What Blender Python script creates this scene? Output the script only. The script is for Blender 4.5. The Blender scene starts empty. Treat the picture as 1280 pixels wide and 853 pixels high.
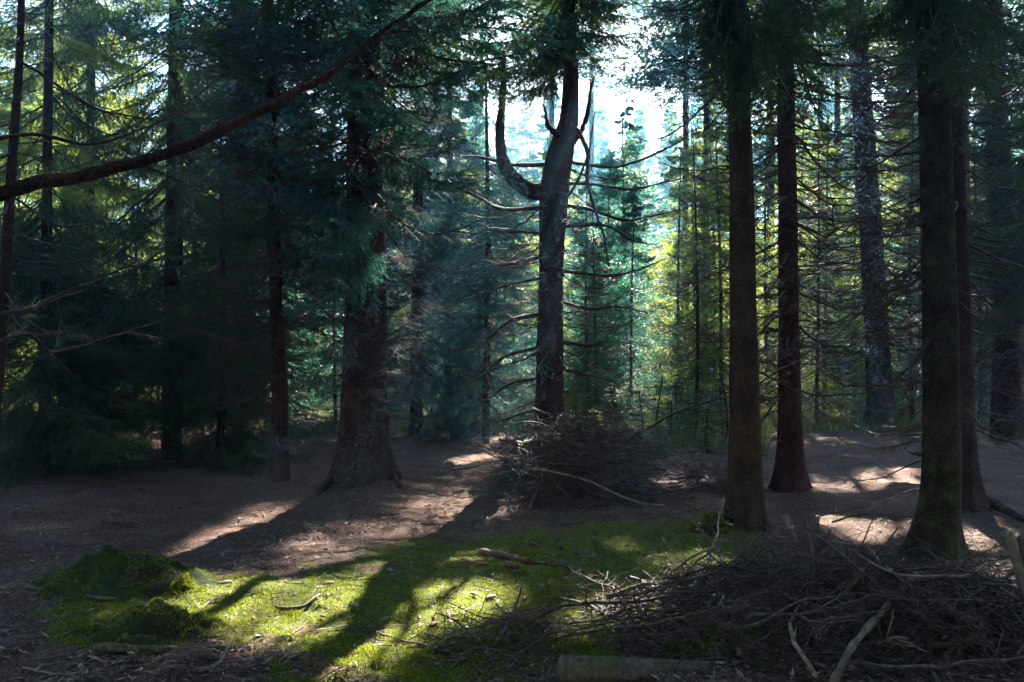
import bpy, math, random
import numpy as np
from mathutils import Matrix, Vector

SC = bpy.context.scene
COL = SC.collection
PI = math.pi

# ------------------------------------------------------------------ camera
CAM_H, FPX, HY = 1.6, 1108.0, 436.0
cam_d = bpy.data.cameras.new("camera")
cam = bpy.data.objects.new("camera", cam_d); COL.objects.link(cam)
cam.location = (0, 0, CAM_H)
cam.rotation_euler = (math.radians(90.49), 0, 0)
cam_d.sensor_width = 36.0
cam_d.lens = 36.0 * FPX / 1280.0
cam_d.clip_start = 0.05; cam_d.clip_end = 600
SC.camera = cam

# ------------------------------------------------------------------ sky, sun, exposure
SUN_EL, SUN_AZ = math.radians(33.0), math.radians(12.8)      # azimuth to the right of the view axis
w = bpy.data.worlds.new("World"); SC.world = w; w.use_nodes = True
nt = w.node_tree; nt.nodes.clear()
sky = nt.nodes.new("ShaderNodeTexSky"); sky.sky_type = 'NISHITA'; sky.sun_disc = False
sky.sun_elevation = SUN_EL; sky.sun_rotation = SUN_AZ
sky.air_density = 1.0; sky.dust_density = 1.0; sky.ozone_density = 1.5
bg = nt.nodes.new("ShaderNodeBackground"); bg.inputs[1].default_value = 0.05
ow = nt.nodes.new("ShaderNodeOutputWorld")
nt.links.new(sky.outputs[0], bg.inputs[0]); nt.links.new(bg.outputs[0], ow.inputs[0])

S = Vector((math.sin(SUN_AZ)*math.cos(SUN_EL), math.cos(SUN_AZ)*math.cos(SUN_EL), math.sin(SUN_EL)))
sl = bpy.data.lights.new("sun", 'SUN'); sl.energy = 5.0; sl.angle = math.radians(0.5)
sl.color = (1.0, 0.91, 0.76)
so = bpy.data.objects.new("sun", sl); COL.objects.link(so)
so.rotation_euler = (-S).to_track_quat('-Z', 'Y').to_euler()
so.location = S*50

SC.view_settings.view_transform = 'Standard'
SC.view_settings.look = 'None'
SC.view_settings.exposure = 3.6
SC.view_settings.gamma = 1.0
SC.render.engine = 'CYCLES'
cy = SC.cycles
cy.use_denoising = True
try: cy.denoiser = 'OPENIMAGEDENOISE'
except Exception: pass
cy.max_bounces = 5; cy.diffuse_bounces = 1; cy.glossy_bounces = 2
cy.transmission_bounces = 4; cy.volume_bounces = 0; cy.transparent_max_bounces = 8
cy.use_adaptive_sampling = True; cy.adaptive_threshold = 0.02
cy.sample_clamp_indirect = 3.0
cy.volume_step_rate = 1.0
HAZE = 0.0026

# ------------------------------------------------------------------ helpers
SX, SY_ = S.x/S.z, S.y/S.z
def P(px, py, D):
    return Vector(((px-640.0)/FPX*D, D, CAM_H+(HY-py)/FPX*D))
def pix(x, y, z):
    y = np.maximum(y, 0.3)
    return 640+x/y*FPX, HY-(z-CAM_H)/y*FPX
def gxy(px, py):
    D = CAM_H*FPX/(py-HY)
    return (px-640.0)/FPX*D, D

def _hash(ix, iy, seed):
    n = (ix.astype(np.int64)*374761393 + iy.astype(np.int64)*668265263 + seed*982451653) & 0x7fffffff
    n = ((n ^ (n >> 13))*1274126177) & 0x7fffffff
    n = n ^ (n >> 16)
    return (n & 0xffff)/65535.0
def vnoise(x, y, seed=0):
    x = np.asarray(x, float); y = np.asarray(y, float)
    ix = np.floor(x); iy = np.floor(y); fx = x-ix; fy = y-iy
    fx = fx*fx*(3-2*fx); fy = fy*fy*(3-2*fy)
    a = _hash(ix, iy, seed); b = _hash(ix+1, iy, seed); c = _hash(ix, iy+1, seed); d = _hash(ix+1, iy+1, seed)
    return (a*(1-fx)+b*fx)*(1-fy)+(c*(1-fx)+d*fx)*fy
def fbm(x, y, seed=0, oct=4):
    s = 0; a = .5; t = 0
    for k in range(oct):
        s = s+a*vnoise(x*2**k, y*2**k, seed+k*7); t += a; a *= .5
    return s/t

class MB:
    """collects numpy triangles for one mesh object"""
    def __init__(s): s.V = []; s.F = []; s.M = []; s.n = 0; s.S = []
    def add(s, V, F, m=0, smooth=True):
        V = np.asarray(V, np.float32).reshape(-1, 3); F = np.asarray(F, np.int32).reshape(-1, 3)
        s.V.append(V); s.F.append(F+s.n); s.M.append(np.full(len(F), m, np.int32)); s.S.append(np.full(len(F), smooth)); s.n += len(V)
    def tube(s, pts, rad, sides=5, m=0, cap=True):
        pts = np.asarray(pts, float); n = len(pts)
        rad = np.broadcast_to(np.asarray(rad, float), (n,))
        T = np.gradient(pts, axis=0); T /= (np.linalg.norm(T, axis=1, keepdims=True)+1e-9)
        ref = np.eye(3)[int(np.argmin(np.abs(T).max(0)*np.array((1.0, 1.0, .97))))]
        A = np.cross(T, ref); A /= (np.linalg.norm(A, axis=1, keepdims=True)+1e-9); B = np.cross(T, A)
        th = np.arange(sides)*2*PI/sides
        V = pts[:, None, :]+rad[:, None, None]*(np.cos(th)[None, :, None]*A[:, None, :]+np.sin(th)[None, :, None]*B[:, None, :])
        V = V.reshape(-1, 3)
        i = np.arange(n-1)[:, None]*sides; j = np.arange(sides)[None, :]; j2 = (j+1) % sides
        a = i+j; b = i+j2; c = i+sides+j2; d = i+sides+j
        F = np.concatenate([np.stack([a, b, c], -1).reshape(-1, 3), np.stack([a, c, d], -1).reshape(-1, 3)])
        if cap and sides > 3:
            V = np.concatenate([V, pts[:1], pts[-1:]]); k = n*sides
            jj = np.arange(sides); F = np.concatenate([F, np.stack([np.full(sides, k), (jj+1) % sides, jj], -1),
                np.stack([np.full(sides, k+1), (n-1)*sides+jj, (n-1)*sides+(jj+1) % sides], -1)])
        s.add(V, F, m)
    def mesh(s, name, mats):
        V = np.concatenate(s.V); F = np.concatenate(s.F); M = np.concatenate(s.M); SM = np.concatenate(s.S)
        me = bpy.data.meshes.new(name)
        me.vertices.add(len(V)); me.vertices.foreach_set("co", V.ravel())
        me.loops.add(len(F)*3); me.loops.foreach_set("vertex_index", F.ravel())
        me.polygons.add(len(F)); me.polygons.foreach_set("loop_start", np.arange(len(F), dtype=np.int32)*3)
        me.polygons.foreach_set("material_index", M); me.polygons.foreach_set("use_smooth", SM)
        for m in mats: me.materials.append(m)
        me.update(calc_edges=True)
        return me
def link(name, me, parent=None):
    o = bpy.data.objects.new(name, me); COL.objects.link(o)
    if parent is not None: o.parent = parent
    return o
def tag(o, label=None, cat=None, group=None, kind=None):
    if label: o['label'] = label
    if cat: o['category'] = cat
    if group: o['group'] = group
    if kind: o['kind'] = kind
    return o
def thing(name, label, cat, loc=(0, 0, 0), group=None):
    o = bpy.data.objects.new(name, None); COL.objects.link(o); o.location = loc; o.empty_display_size = .2
    return tag(o, label, cat, group)

# ------------------------------------------------------------------ materials
def new_mat(name):
    m = bpy.data.materials.new(name); m.use_nodes = True; n = m.node_tree; n.nodes.clear()
    out = n.nodes.new("ShaderNodeOutputMaterial")
    return m, n, out
def ramp(n, fac, stops):
    r = n.nodes.new("ShaderNodeValToRGB"); e = r.color_ramp.elements
    while len(e) < len(stops): e.new(.5)
    for k, (p, c) in enumerate(stops): e[k].position = p; e[k].color = (*c, 1)
    n.links.new(fac, r.inputs[0]); return r.outputs[0]
def noise(n, scale, vec=None, detail=5, rough=.6):
    t = n.nodes.new("ShaderNodeTexNoise"); t.inputs["Scale"].default_value = scale
    t.inputs["Detail"].default_value = detail; t.inputs["Roughness"].default_value = rough
    if vec is not None: n.links.new(vec, t.inputs["Vector"])
    return t.outputs["Fac"]
def coords(n, scale=(1, 1, 1), kind="Object"):
    c = n.nodes.new("ShaderNodeTexCoord"); mp = n.nodes.new("ShaderNodeMapping"); mp.inputs["Scale"].default_value = scale
    n.links.new(c.outputs[kind], mp.inputs[0]); return mp.outputs[0]
def mixc(n, fac, a, b, mode='MIX'):
    x = n.nodes.new("ShaderNodeMix"); x.data_type = 'RGBA'; x.blend_type = mode
    if isinstance(fac, (int, float)): x.inputs[0].default_value = fac
    else: n.links.new(fac, x.inputs[0])
    for k, v in ((6, a), (7, b)):
        if isinstance(v, tuple): x.inputs[k].default_value = (*v, 1)
        else: n.links.new(v, x.inputs[k])
    return x.outputs[2]
def bump(n, h, strength=.5, dist=.01):
    b = n.nodes.new("ShaderNodeBump"); b.inputs["Strength"].default_value = strength; b.inputs["Distance"].default_value = dist
    n.links.new(h, b.inputs["Height"]); return b.outputs[0]
def pbsdf(n, col, rough=.8, spec=.3, nrm=None):
    b = n.nodes.new("ShaderNodeBsdfPrincipled")
    if isinstance(col, tuple): b.inputs["Base Color"].default_value = (*col, 1)
    else: n.links.new(col, b.inputs["Base Color"])
    b.inputs["Roughness"].default_value = rough; b.inputs["Specular IOR Level"].default_value = spec
    if nrm is not None: n.links.new(nrm, b.inputs["Normal"])
    return b.outputs[0]

def bark_mat(name, dark, mid, light, lichen=0.0, scale=1.0):
    m, n, out = new_mat(name)
    v = coords(n, (scale, scale, scale*.75))
    vo = n.nodes.new("ShaderNodeTexVoronoi"); vo.inputs["Scale"].default_value = 34
    nz = noise(n, 9, v, 4)
    vm = n.nodes.new("ShaderNodeVectorMath"); vm.operation = 'MULTIPLY_ADD'
    cmb = n.nodes.new("ShaderNodeCombineXYZ"); n.links.new(nz, cmb.inputs[0]); n.links.new(nz, cmb.inputs[1]); n.links.new(nz, cmb.inputs[2])
    n.links.new(cmb.outputs[0], vm.inputs[0]); vm.inputs[1].default_value = (.12, .12, .12); n.links.new(v, vm.inputs[2])
    n.links.new(vm.outputs[0], vo.inputs["Vector"])
    fine = noise(n, 60, v, 6, .7)
    big = noise(n, 3.0, v, 4)
    c = ramp(n, fine, [(.30, dark), (.52, mid), (.75, light)])
    vc = mixc(n, .55, c, vo.outputs["Color"], 'MULTIPLY')
    hs = n.nodes.new("ShaderNodeHueSaturation"); hs.inputs["Saturation"].default_value = .35; hs.inputs["Value"].default_value = 1.2
    n.links.new(vc, hs.inputs["Color"])
    base = mixc(n, .35, c, hs.outputs[0])
    bl = ramp(n, big, [(.35, (.45, .45, .45)), (.65, (1.15, 1.1, 1.05))])
    base = mixc(n, 1.0, base, bl, 'MULTIPLY')
    if lichen > 0:
        ln = noise(n, 7.0, coords(n, (1, 1, 1)), 6, .7)
        f = ramp(n, ln, [(.55-.1*lichen, (0, 0, 0)), (.66, (lichen, lichen, lichen))])
        base = mixc(n, f, base, (.085, .11, .035))
    h = n.nodes.new("ShaderNodeMath"); h.operation = 'MULTIPLY_ADD'; n.links.new(vo.outputs["Distance"], h.inputs[0]); h.inputs[1].default_value = -1.3
    n.links.new(fine, h.inputs[2])
    n.links.new(pbsdf(n, base, 1.0, .04, bump(n, h.outputs[0], .55, .010)), out.inputs[0])
    return m
BARK_RED = bark_mat("bark_red_brown", (.022, .009, .006), (.090, .036, .024), (.16, .078, .054), .2)
BARK_TAN = bark_mat("bark_tan", (.04, .021, .012), (.11, .058, .032), (.19, .11, .064), .3, 1.2)
BARK_PLUM = bark_mat("bark_plum", (.028, .009, .009), (.105, .034, .030), (.17, .07, .062), .1)
BARK_MOSS = bark_mat("bark_mossy", (.022, .014, .009), (.065, .043, .027), (.12, .085, .055), .7)

def wood_mat(name, a, b, c, scale=1.0, rough=.7, spec=.35):
    m, n, out = new_mat(name)
    v = coords(n, (scale,)*3)
    f = noise(n, 22, v, 5)
    info = n.nodes.new("ShaderNodeObjectInfo")
    col = ramp(n, f, [(.3, a), (.5, b), (.72, c)])
    rr = ramp(n, info.outputs["Random"], [(0, (.7, .7, .7)), (1, (1.2, 1.15, 1.1))])
    col = mixc(n, 1.0, col, rr, 'MULTIPLY')
    n.links.new(pbsdf(n, col, rough, spec, bump(n, noise(n, 120, v, 3), .4, .004)), out.inputs[0])
    return m
DEAD = wood_mat("dead_twig", (.025, .015, .013), (.075, .048, .04), (.19, .14, .115))
BRUSH = wood_mat("brush_twig", (.03, .019, .019), (.09, .058, .054), (.22, .155, .14), 1.0, .65)
LIVEWOOD = wood_mat("live_twig", (.035, .026, .016), (.07, .05, .032), (.12, .09, .06))
PALEWOOD = wood_mat("pale_wood", (.09, .065, .045), (.22, .16, .11), (.38, .30, .21), .6)
LOGWOOD = bark_mat("log_bark", (.07, .05, .04), (.19, .14, .11), (.32, .25, .20), .8, .7)
CHUNK = wood_mat("rotten_wood", (.07, .025, .013), (.19, .075, .038), (.32, .16, .09))

def needle_mat(name, a, b, tr, tf=.5, gloss=.35):
    m, n, out = new_mat(name)
    info = n.nodes.new("ShaderNodeObjectInfo")
    geo = n.nodes.new("ShaderNodeNewGeometry")
    v = coords(n, (1, 1, 1))
    f = noise(n, 4, v, 3)
    add = n.nodes.new("ShaderNodeMath"); add.operation = 'MULTIPLY_ADD'
    n.links.new(info.outputs["Random"], add.inputs[0]); add.inputs[1].default_value = .35; n.links.new(f, add.inputs[2])
    ri = n.nodes.new("ShaderNodeMath"); ri.operation = 'MULTIPLY_ADD'; n.links.new(geo.outputs["Random Per Island"], ri.inputs[0]); ri.inputs[1].default_value = .3
    n.links.new(add.outputs[0], ri.inputs[2])
    col = ramp(n, ri.outputs[0], [(.45, a), (1.05 if False else .98, b)])
    tcol = ramp(n, ri.outputs[0], [(.45, tuple(c*.75 for c in tr)), (.98, tr)])
    d = pbsdf(n, col, .45, gloss)
    t = n.nodes.new("ShaderNodeBsdfTranslucent"); n.links.new(tcol, t.inputs[0])
    mx = n.nodes.new("ShaderNodeMixShader"); mx.inputs[0].default_value = tf
    n.links.new(d, mx.inputs[1]); n.links.new(t.outputs[0], mx.inputs[2]); n.links.new(mx.outputs[0], out.inputs[0])
    return m
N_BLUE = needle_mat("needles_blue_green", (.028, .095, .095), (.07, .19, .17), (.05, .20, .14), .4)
N_SKYLIT = needle_mat("needles_blue_skylit", (.055, .17, .165), (.12, .30, .27), (.08, .26, .18), .4)  # brighter copy of the blue needles, sky light put into the colour
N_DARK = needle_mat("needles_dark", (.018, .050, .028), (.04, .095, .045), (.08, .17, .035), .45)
N_LIT = needle_mat("needles_backlit", (.05, .10, .025), (.10, .15, .035), (.34, .44, .055), .60)  # yellow-green of the backlight put into the needle colour
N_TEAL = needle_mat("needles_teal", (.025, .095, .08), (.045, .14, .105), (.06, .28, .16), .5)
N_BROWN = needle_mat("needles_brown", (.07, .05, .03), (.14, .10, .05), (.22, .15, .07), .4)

# ------------------------------------------------------------------ light openings
# ground ellipses (centre pixel, half axes in metres along / across, heading) that the canopy leaves open to the sun
def seg(p0, p1, wd):
    x0, y0 = gxy(*p0); x1, y1 = gxy(*p1)
    return ((x0+x1)/2, (y0+y1)/2, math.hypot(x1-x0, y1-y0)/2+wd*.5, wd, math.atan2(y1-y0, x1-x0))
def aim(px, py, D, rx, ry):
    p = P(px, py, D); return (p.x-SX*p.z, p.y-SY_*p.z, rx, ry, 0)
OPEN = [seg((335, 636), (215, 700), .20),
        seg((330, 745), (215, 790), .26), seg((598, 742), (545, 788), .34),
        seg((480, 725), (370, 805), .15), seg((500, 790), (430, 850), .25),
        seg((840, 755), (720, 808), .34), seg((900, 695), (830, 715), .22),
        seg((840, 610), (860, 590), .35), seg((1150, 590), (980, 610), .55), seg((1130, 655), (1010, 640), .30),
        seg((1130, 650), (1040, 665), .22), seg((615, 567), (575, 577), .36), seg((1000, 640), (1010, 670), .12),
        seg((960, 745), (910, 760), .15), seg((800, 690), (760, 680), .12), seg((620, 690), (560, 700), .10),
        seg((1240, 650), (1200, 690), .2), seg((60, 650), (20, 690), .06),
        aim(60, 200, 16, 1.0, 1.4), aim(180, 300, 15, .8, 1.0), aim(420, 320, 8.8, .2, .25), aim(515, 430, 9.9, .15, .35), aim(370, 565, 9.6, .4, .15), aim(515, 310, 9.9, .13, .4), aim(330, 200, 9.0, .2, .3),
        aim(700, 330, 12.7, .22, .5), aim(1190, 430, 8.5, .3, .8), aim(950, 110, 7.5, .3, .3),
        aim(1090, 600, 7.0, .5, .2), aim(930, 120, 7.6, .35, .3)]
def openness(x, y, z, pad=0.0, seed=3):
    """True where the sun ray through the point lands in one of the openings"""
    qx = x-SX*z; qy = y-SY_*z
    wob = 1.0+.5*(fbm(qx*2.2, qy*2.2, seed, 3)-.5)*2
    r = np.zeros(np.shape(qx), bool)
    for cx, cy_, a, b, h in OPEN:
        dx = qx-cx; dy = qy-cy_
        u = dx*math.cos(h)+dy*math.sin(h); v = -dx*math.sin(h)+dy*math.cos(h)
        r |= (u/(a+pad))**2+(v/(b+pad))**2 < wob
    return r
def landing(x, y, z): return x-SX*z, y-SY_*z

# ------------------------------------------------------------------ ground
def sm(a, b, x): t = np.clip((x-a)/(b-a), 0, 1); return t*t*(3-2*t)
TREE_MOUNDS = []
def height(x, y):
    x = np.asarray(x, float); y = np.asarray(y, float)
    near = 1-sm(14, 40, np.hypot(x, y))
    h = .16*(fbm(x*.35, y*.35, 5, 4)-.5)+near*(.07*(fbm(x*1.6, y*1.6, 11, 4)-.5)+.028*(fbm(x*7, y*7, 17, 3)-.5)+.035*sm(.48, .75, fbm(x*4.2+3, y*4.2, 19, 3)))
    for (cx, cy_, r, a) in TREE_MOUNDS: h = h+a*np.exp(-((x-cx)**2+(y-cy_)**2)/(r*r))
    far = np.hypot(x, y); h = h+.9*sm(22, 60, far)*fbm(x*.05, y*.05, 23, 3)+4.5*sm(34, 95, y)
    return h
def mossness(x, y):
    px, py = pix(x, y, 0)
    m = np.full(np.shape(px), -.55)
    for cx, cy_, rx, ry in ((560, 790, 300, 95), (770, 705, 210, 48), (290, 770, 130, 45), (170, 770, 130, 60), (870, 720, 130, 50), (600, 700, 150, 30), (900, 780, 200, 60)):
        m = np.maximum(m, 1-((px-cx)/rx)**2-((py-cy_)/ry)**2)
    m = sm(-.15, .55, m+1.0*(fbm(x*1.8, y*2.2, 31, 4)-.5)+1.5*(fbm(x*6, y*6, 37, 4)-.5))
    # sunny clearing behind
    c = 1-((px-850)/90)**2-((py-520)/26)**2
    c2 = 1-((px-130)/60)**2-((py-575)/18)**2
    return np.where(y > 10.5, np.maximum(sm(-.2, .5, np.maximum(c, c2)), .5*sm(16, 22, y)), m)

# trunk placements  (kept here because the ground rises around each foot)
FEET = {}
def foot(key, px, py):
    x, y = gxy(px, py); FEET[key] = (x, y); TREE_MOUNDS.append((x, y, .55, .06)); return x, y
foot('big', 455, 614); foot('slim', 350, 612); foot('fork', 687, 580); foot('tan', 930, 662); foot('plum', 988, 614)
foot('lean', 1102, 535); foot('edge', 1166, 697); foot('behind', 1207, 640); foot('dark', 1258, 552)
TREE_MOUNDS += [(*gxy(700, 610), 1.3, .12), (*gxy(1000, 815), 1.2, .10), (*gxy(440, 625), 1.1, .08), (*gxy(885, 660), .25, .10)]

NU, NV = 420, 400
u = np.linspace(-1, 1, NU); v = np.linspace(0, 1, NV)
gx = 7*u+143*np.sign(u)*np.abs(u)**5
gy = 2.4+13*v+130*v**6
GX, GY = np.meshgrid(gx*1.0, gy)
GX = GX*(.55+.45*sm(2, 16, GY))
GZ = height(GX, GY)
# back part (behind the camera) as a few more rows
yb = np.array([-60, -30, -12, -4, 0, 1.5])
BX = np.repeat(GX[:1], len(yb), 0); BX = np.where(np.abs(BX) > 3.8, np.sign(BX)*(3.8+(np.abs(BX)-3.8)*1.9), BX); BY = np.repeat(yb[:, None], NU, 1)
GX = np.concatenate([BX, GX]); GY = np.concatenate([BY, GY]); GZ = height(GX, GY); NVt = len(GX)
g = MB(); idx = np.arange(NVt*NU).reshape(NVt, NU)
a, b, c, d = idx[:-1, :-1], idx[:-1, 1:], idx[1:, 1:], idx[1:, :-1]
g.add(np.stack([GX, GY, GZ], -1), np.concatenate([np.stack([a, b, c], -1).reshape(-1, 3), np.stack([a, c, d], -1).reshape(-1, 3)]))
m, n, out = new_mat("forest_floor")
at = n.nodes.new("ShaderNodeAttribute"); at.attribute_name = "moss"
v1 = coords(n)
f1 = noise(n, 55, v1, 6, .75); f2 = noise(n, 2.2, v1, 5); f3 = noise(n, 160, v1, 3, .7)
lit = ramp(n, f1, [(.28, (.032, .016, .013)), (.43, (.105, .054, .042)), (.56, (.23, .13, .105)), (.74, (.42, .28, .23))])
lit = mixc(n, 1.0, lit, ramp(n, f2, [(.3, (.6, .58, .56)), (.7, (1.2, 1.15, 1.1))]), 'MULTIPLY')
mo = ramp(n, f1, [(.3, (.04, .05, .008)), (.5, (.12, .155, .012)), (.72, (.30, .30, .06))])
hm = n.nodes.new("ShaderNodeMath"); hm.operation = 'ADD'; n.links.new(f1, hm.inputs[0]); n.links.new(f3, hm.inputs[1])
n.links.new(pbsdf(n, mixc(n, at.outputs["Fac"], lit, mo), .9, .2, bump(n, hm.outputs[0], 1.0, .02)), out.inputs[0])
gme = g.mesh("ground", [m])
ma = gme.attributes.new("moss", 'FLOAT', 'POINT'); ma.data.foreach_set("value", mossness(GX, GY).ravel().astype(np.float32))
tag(link("ground", gme), kind='structure')

# ------------------------------------------------------------------ branch meshes
def curve(L, droop, up, side, n, rng, jit=.012):
    t = np.linspace(0, 1, n)
    z = L*(-droop*np.sin(t*PI*.55)+up*t**2.6)
    y = L*side*t**1.7
    x = L*t*(1-.06*abs(droop))
    p = np.stack([x, y, z], -1)
    k = rng.normal(0, jit*L, (n, 3)); k[0] = 0; k = np.cumsum(k, 0)*.35
    return p+k*1.7
def sub_pts(origin, d, L, n, rng, sag=.25, jit=.08):
    d = d/np.linalg.norm(d); pts = [origin]; step = L/(n-1)
    for k in range(n-1):
        d = d+rng.normal(0, jit, 3)+np.array((0, 0, -sag/(n-1)*.8 if k < n*.6 else sag/(n-1)*1.6)); d = d/np.linalg.norm(d)
        pts.append(pts[-1]+d*step)
    return np.array(pts)
def dead_branch_mesh(seed, L=2.0, droop=.22, up=.22, r=.013, twigs=26, twl=.32, broken=False, sag=.3, mat=None, sub=3):
    rng = np.random.default_rng(seed); mb = MB()
    p = curve(L, droop, up, rng.uniform(-.15, .15), 16, rng)
    t = np.linspace(0, 1, 16); rad = r*(1-t)**.75+.0016
    mb.tube(p, rad, 5)
    for k in range(twigs):
        s = .14+.84*(k+rng.uniform(-.4, .4))/twigs; s = min(max(s, .1), .98)
        if rng.random() < .12: continue
        q = np.array([np.interp(s, t, p[:, i]) for i in range(3)])
        q2 = np.array([np.interp(min(s+.05, 1), t, p[:, i]) for i in range(3)]); ax = q2-q+1e-6; ax /= np.linalg.norm(ax)
        sd = 1 if k % 2 else -1
        lat = np.array((-ax[1], ax[0], 0))*sd
        l = L*twl*(1-s*.72)*rng.uniform(.35, 1.15)*(.5 if rng.random() < .25 else 1)
        d = ax*rng.uniform(.5, 1.1)+lat*rng.uniform(.6, 1.1)+np.array((0, 0, rng.uniform(-.45, .3)))
        w_ = sub_pts(q, d, l, 6, rng, sag)
        mb.tube(w_, np.linspace(.0042, .0014, 6)*(.7+.5*(1-s)), 3)
        for j in range(int(sub*rng.uniform(.4, 1.6))):
            s2 = rng.uniform(.2, .95); q = np.array([np.interp(s2, np.linspace(0, 1, 6), w_[:, i]) for i in range(3)])
            d2 = (w_[-1]-w_[0])/l+rng.normal(0, .6, 3)
            mb.tube(sub_pts(q, d2, l*rng.uniform(.2, .5), 4, rng, sag), np.linspace(.0022, .0010, 4), 3)
    return mb.mesh("dead_branch_mesh", [mat or DEAD])
def needles(mb, pts, rng, dens, ln, wd, m=1, hang=.2):
    seg_ = np.diff(pts, axis=0); sl_ = np.linalg.norm(seg_, axis=1); tot = sl_.sum(); N = max(3, int(tot*dens))
    s = rng.random(N)*tot; cs = np.concatenate([[0], np.cumsum(sl_)]); k = np.clip(np.searchsorted(cs, s)-1, 0, len(seg_)-1)
    f = ((s-cs[k])/sl_[k])[:, None]; q = pts[k]+seg_[k]*f; ax = seg_[k]/sl_[k][:, None]
    rv = rng.normal(0, 1, (N, 3)); rv[:, 2] *= .6
    lat = rv-(rv*ax).sum(1, keepdims=True)*ax; lat /= np.linalg.norm(lat, axis=1, keepdims=True)+1e-9
    d = lat*.85+ax*rng.uniform(.4, .9, (N, 1)); d /= np.linalg.norm(d, axis=1, keepdims=True)
    sd = np.cross(d, ax); sd /= np.linalg.norm(sd, axis=1, keepdims=True)+1e-9
    L_ = ln*rng.uniform(.7, 1.2, (N, 1))
    A = q-sd*wd*.5; B = q+sd*wd*.5; C = q+d*L_
    V = np.stack([A, B, C], 1).reshape(-1, 3); mb.add(V, np.arange(N*3).reshape(-1, 3), m, False)
def bough_mesh(seed, L=1.8, nm=None, droop=.2, up=.16, twigs=32, dens=190, ln=.027, wd=.0068, hang=.35, bare=.12, twl=.36):
    rng = np.random.default_rng(seed); mb = MB()
    p = curve(L, droop, up, rng.uniform(-.12, .12), 14, rng, .008); t = np.linspace(0, 1, 14)
    mb.tube(p, .013*(1-t)**.8+.002, 4)
    needles(mb, p[int(14*max(bare, .3)):], rng, dens, ln, wd)
    for k in range(twigs):
        s = bare+(.98-bare)*(k+rng.uniform(-.3, .3))/twigs; s = min(max(s, .05), .99)
        q = np.array([np.interp(s, t, p[:, i]) for i in range(3)]); q2 = np.array([np.interp(min(s+.05, 1.0), t, p[:, i]) for i in range(3)])
        ax = (q2-q)+np.array((1e-5, 0, 0)); ax /= np.linalg.norm(ax); sd = 1 if k % 2 else -1
        lat = np.array((-ax[1], ax[0], 0))*sd
        l = L*twl*((1-s)**.7*.9+.13)*rng.uniform(.7, 1.15)
        d = ax*rng.uniform(.6, 1.0)+lat*rng.uniform(.7, 1.0)+np.array((0, 0, -hang*rng.uniform(.2, 1.2)))
        w_ = sub_pts(q, d, l, 6, rng, hang*.8, .06)
        mb.tube(w_, np.linspace(.004, .0015, 6), 3); needles(mb, w_, rng, dens, ln, wd)
        ns = int(l/.055)
        for j in range(ns):
            s2 = (j+.7)/ns*.93; q = np.array([np.interp(s2, np.linspace(0, 1, 6), w_[:, i]) for i in range(3)])
            a2 = (w_[-1]-w_[0])/l; la = np.array((-a2[1], a2[0], 0))*(1 if j % 2 else -1)
            d2 = a2*.9+la*.75+np.array((0, 0, -hang*rng.uniform(.3, 1.6)))
            tw = sub_pts(q, d2, l*(1-s2*.6)*rng.uniform(.22, .42), 3, rng, hang, .06)
            needles(mb, tw, rng, dens*.9, ln, wd)
    return mb.mesh("bough_mesh", [LIVEWOOD, nm])
DB = [dead_branch_mesh(100+i, 2.0, droop=random.Random(i).uniform(.05, .32), up=random.Random(i+50).uniform(.05, .32)) for i in range(7)]
DBF = [dead_branch_mesh(140+i, 1.6, droop=.1, up=.1, r=.008, twigs=34, twl=.42, sub=6) for i in range(4)]   # fine busy ones
DBS = [dead_branch_mesh(160+i, 2.4, droop=.36, up=.42, r=.020, twigs=20, twl=.22, sub=2) for i in range(4)]   # long sweeping ones
DBB = [dead_branch_mesh(180+i, 1.7, droop=.05, up=.05, r=.012, twigs=30, twl=.38, sub=5, mat=BRUSH) for i in range(5)]
BO_BLUE = [bough_mesh(200+i, nm=N_BLUE) for i in range(3)]
BO_SKYLIT = [bough_mesh(240+i, nm=N_SKYLIT, hang=.5, twl=.42) for i in range(2)]  # boughs with the sky light painted into their needles
BO_DARK = [bough_mesh(210+i, nm=N_DARK, hang=.6, droop=.28) for i in range(4)]
BO_LIT = [bough_mesh(220+i, nm=N_LIT, hang=.5, dens=150, wd=.008, ln=.030) for i in range(2)]

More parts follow.
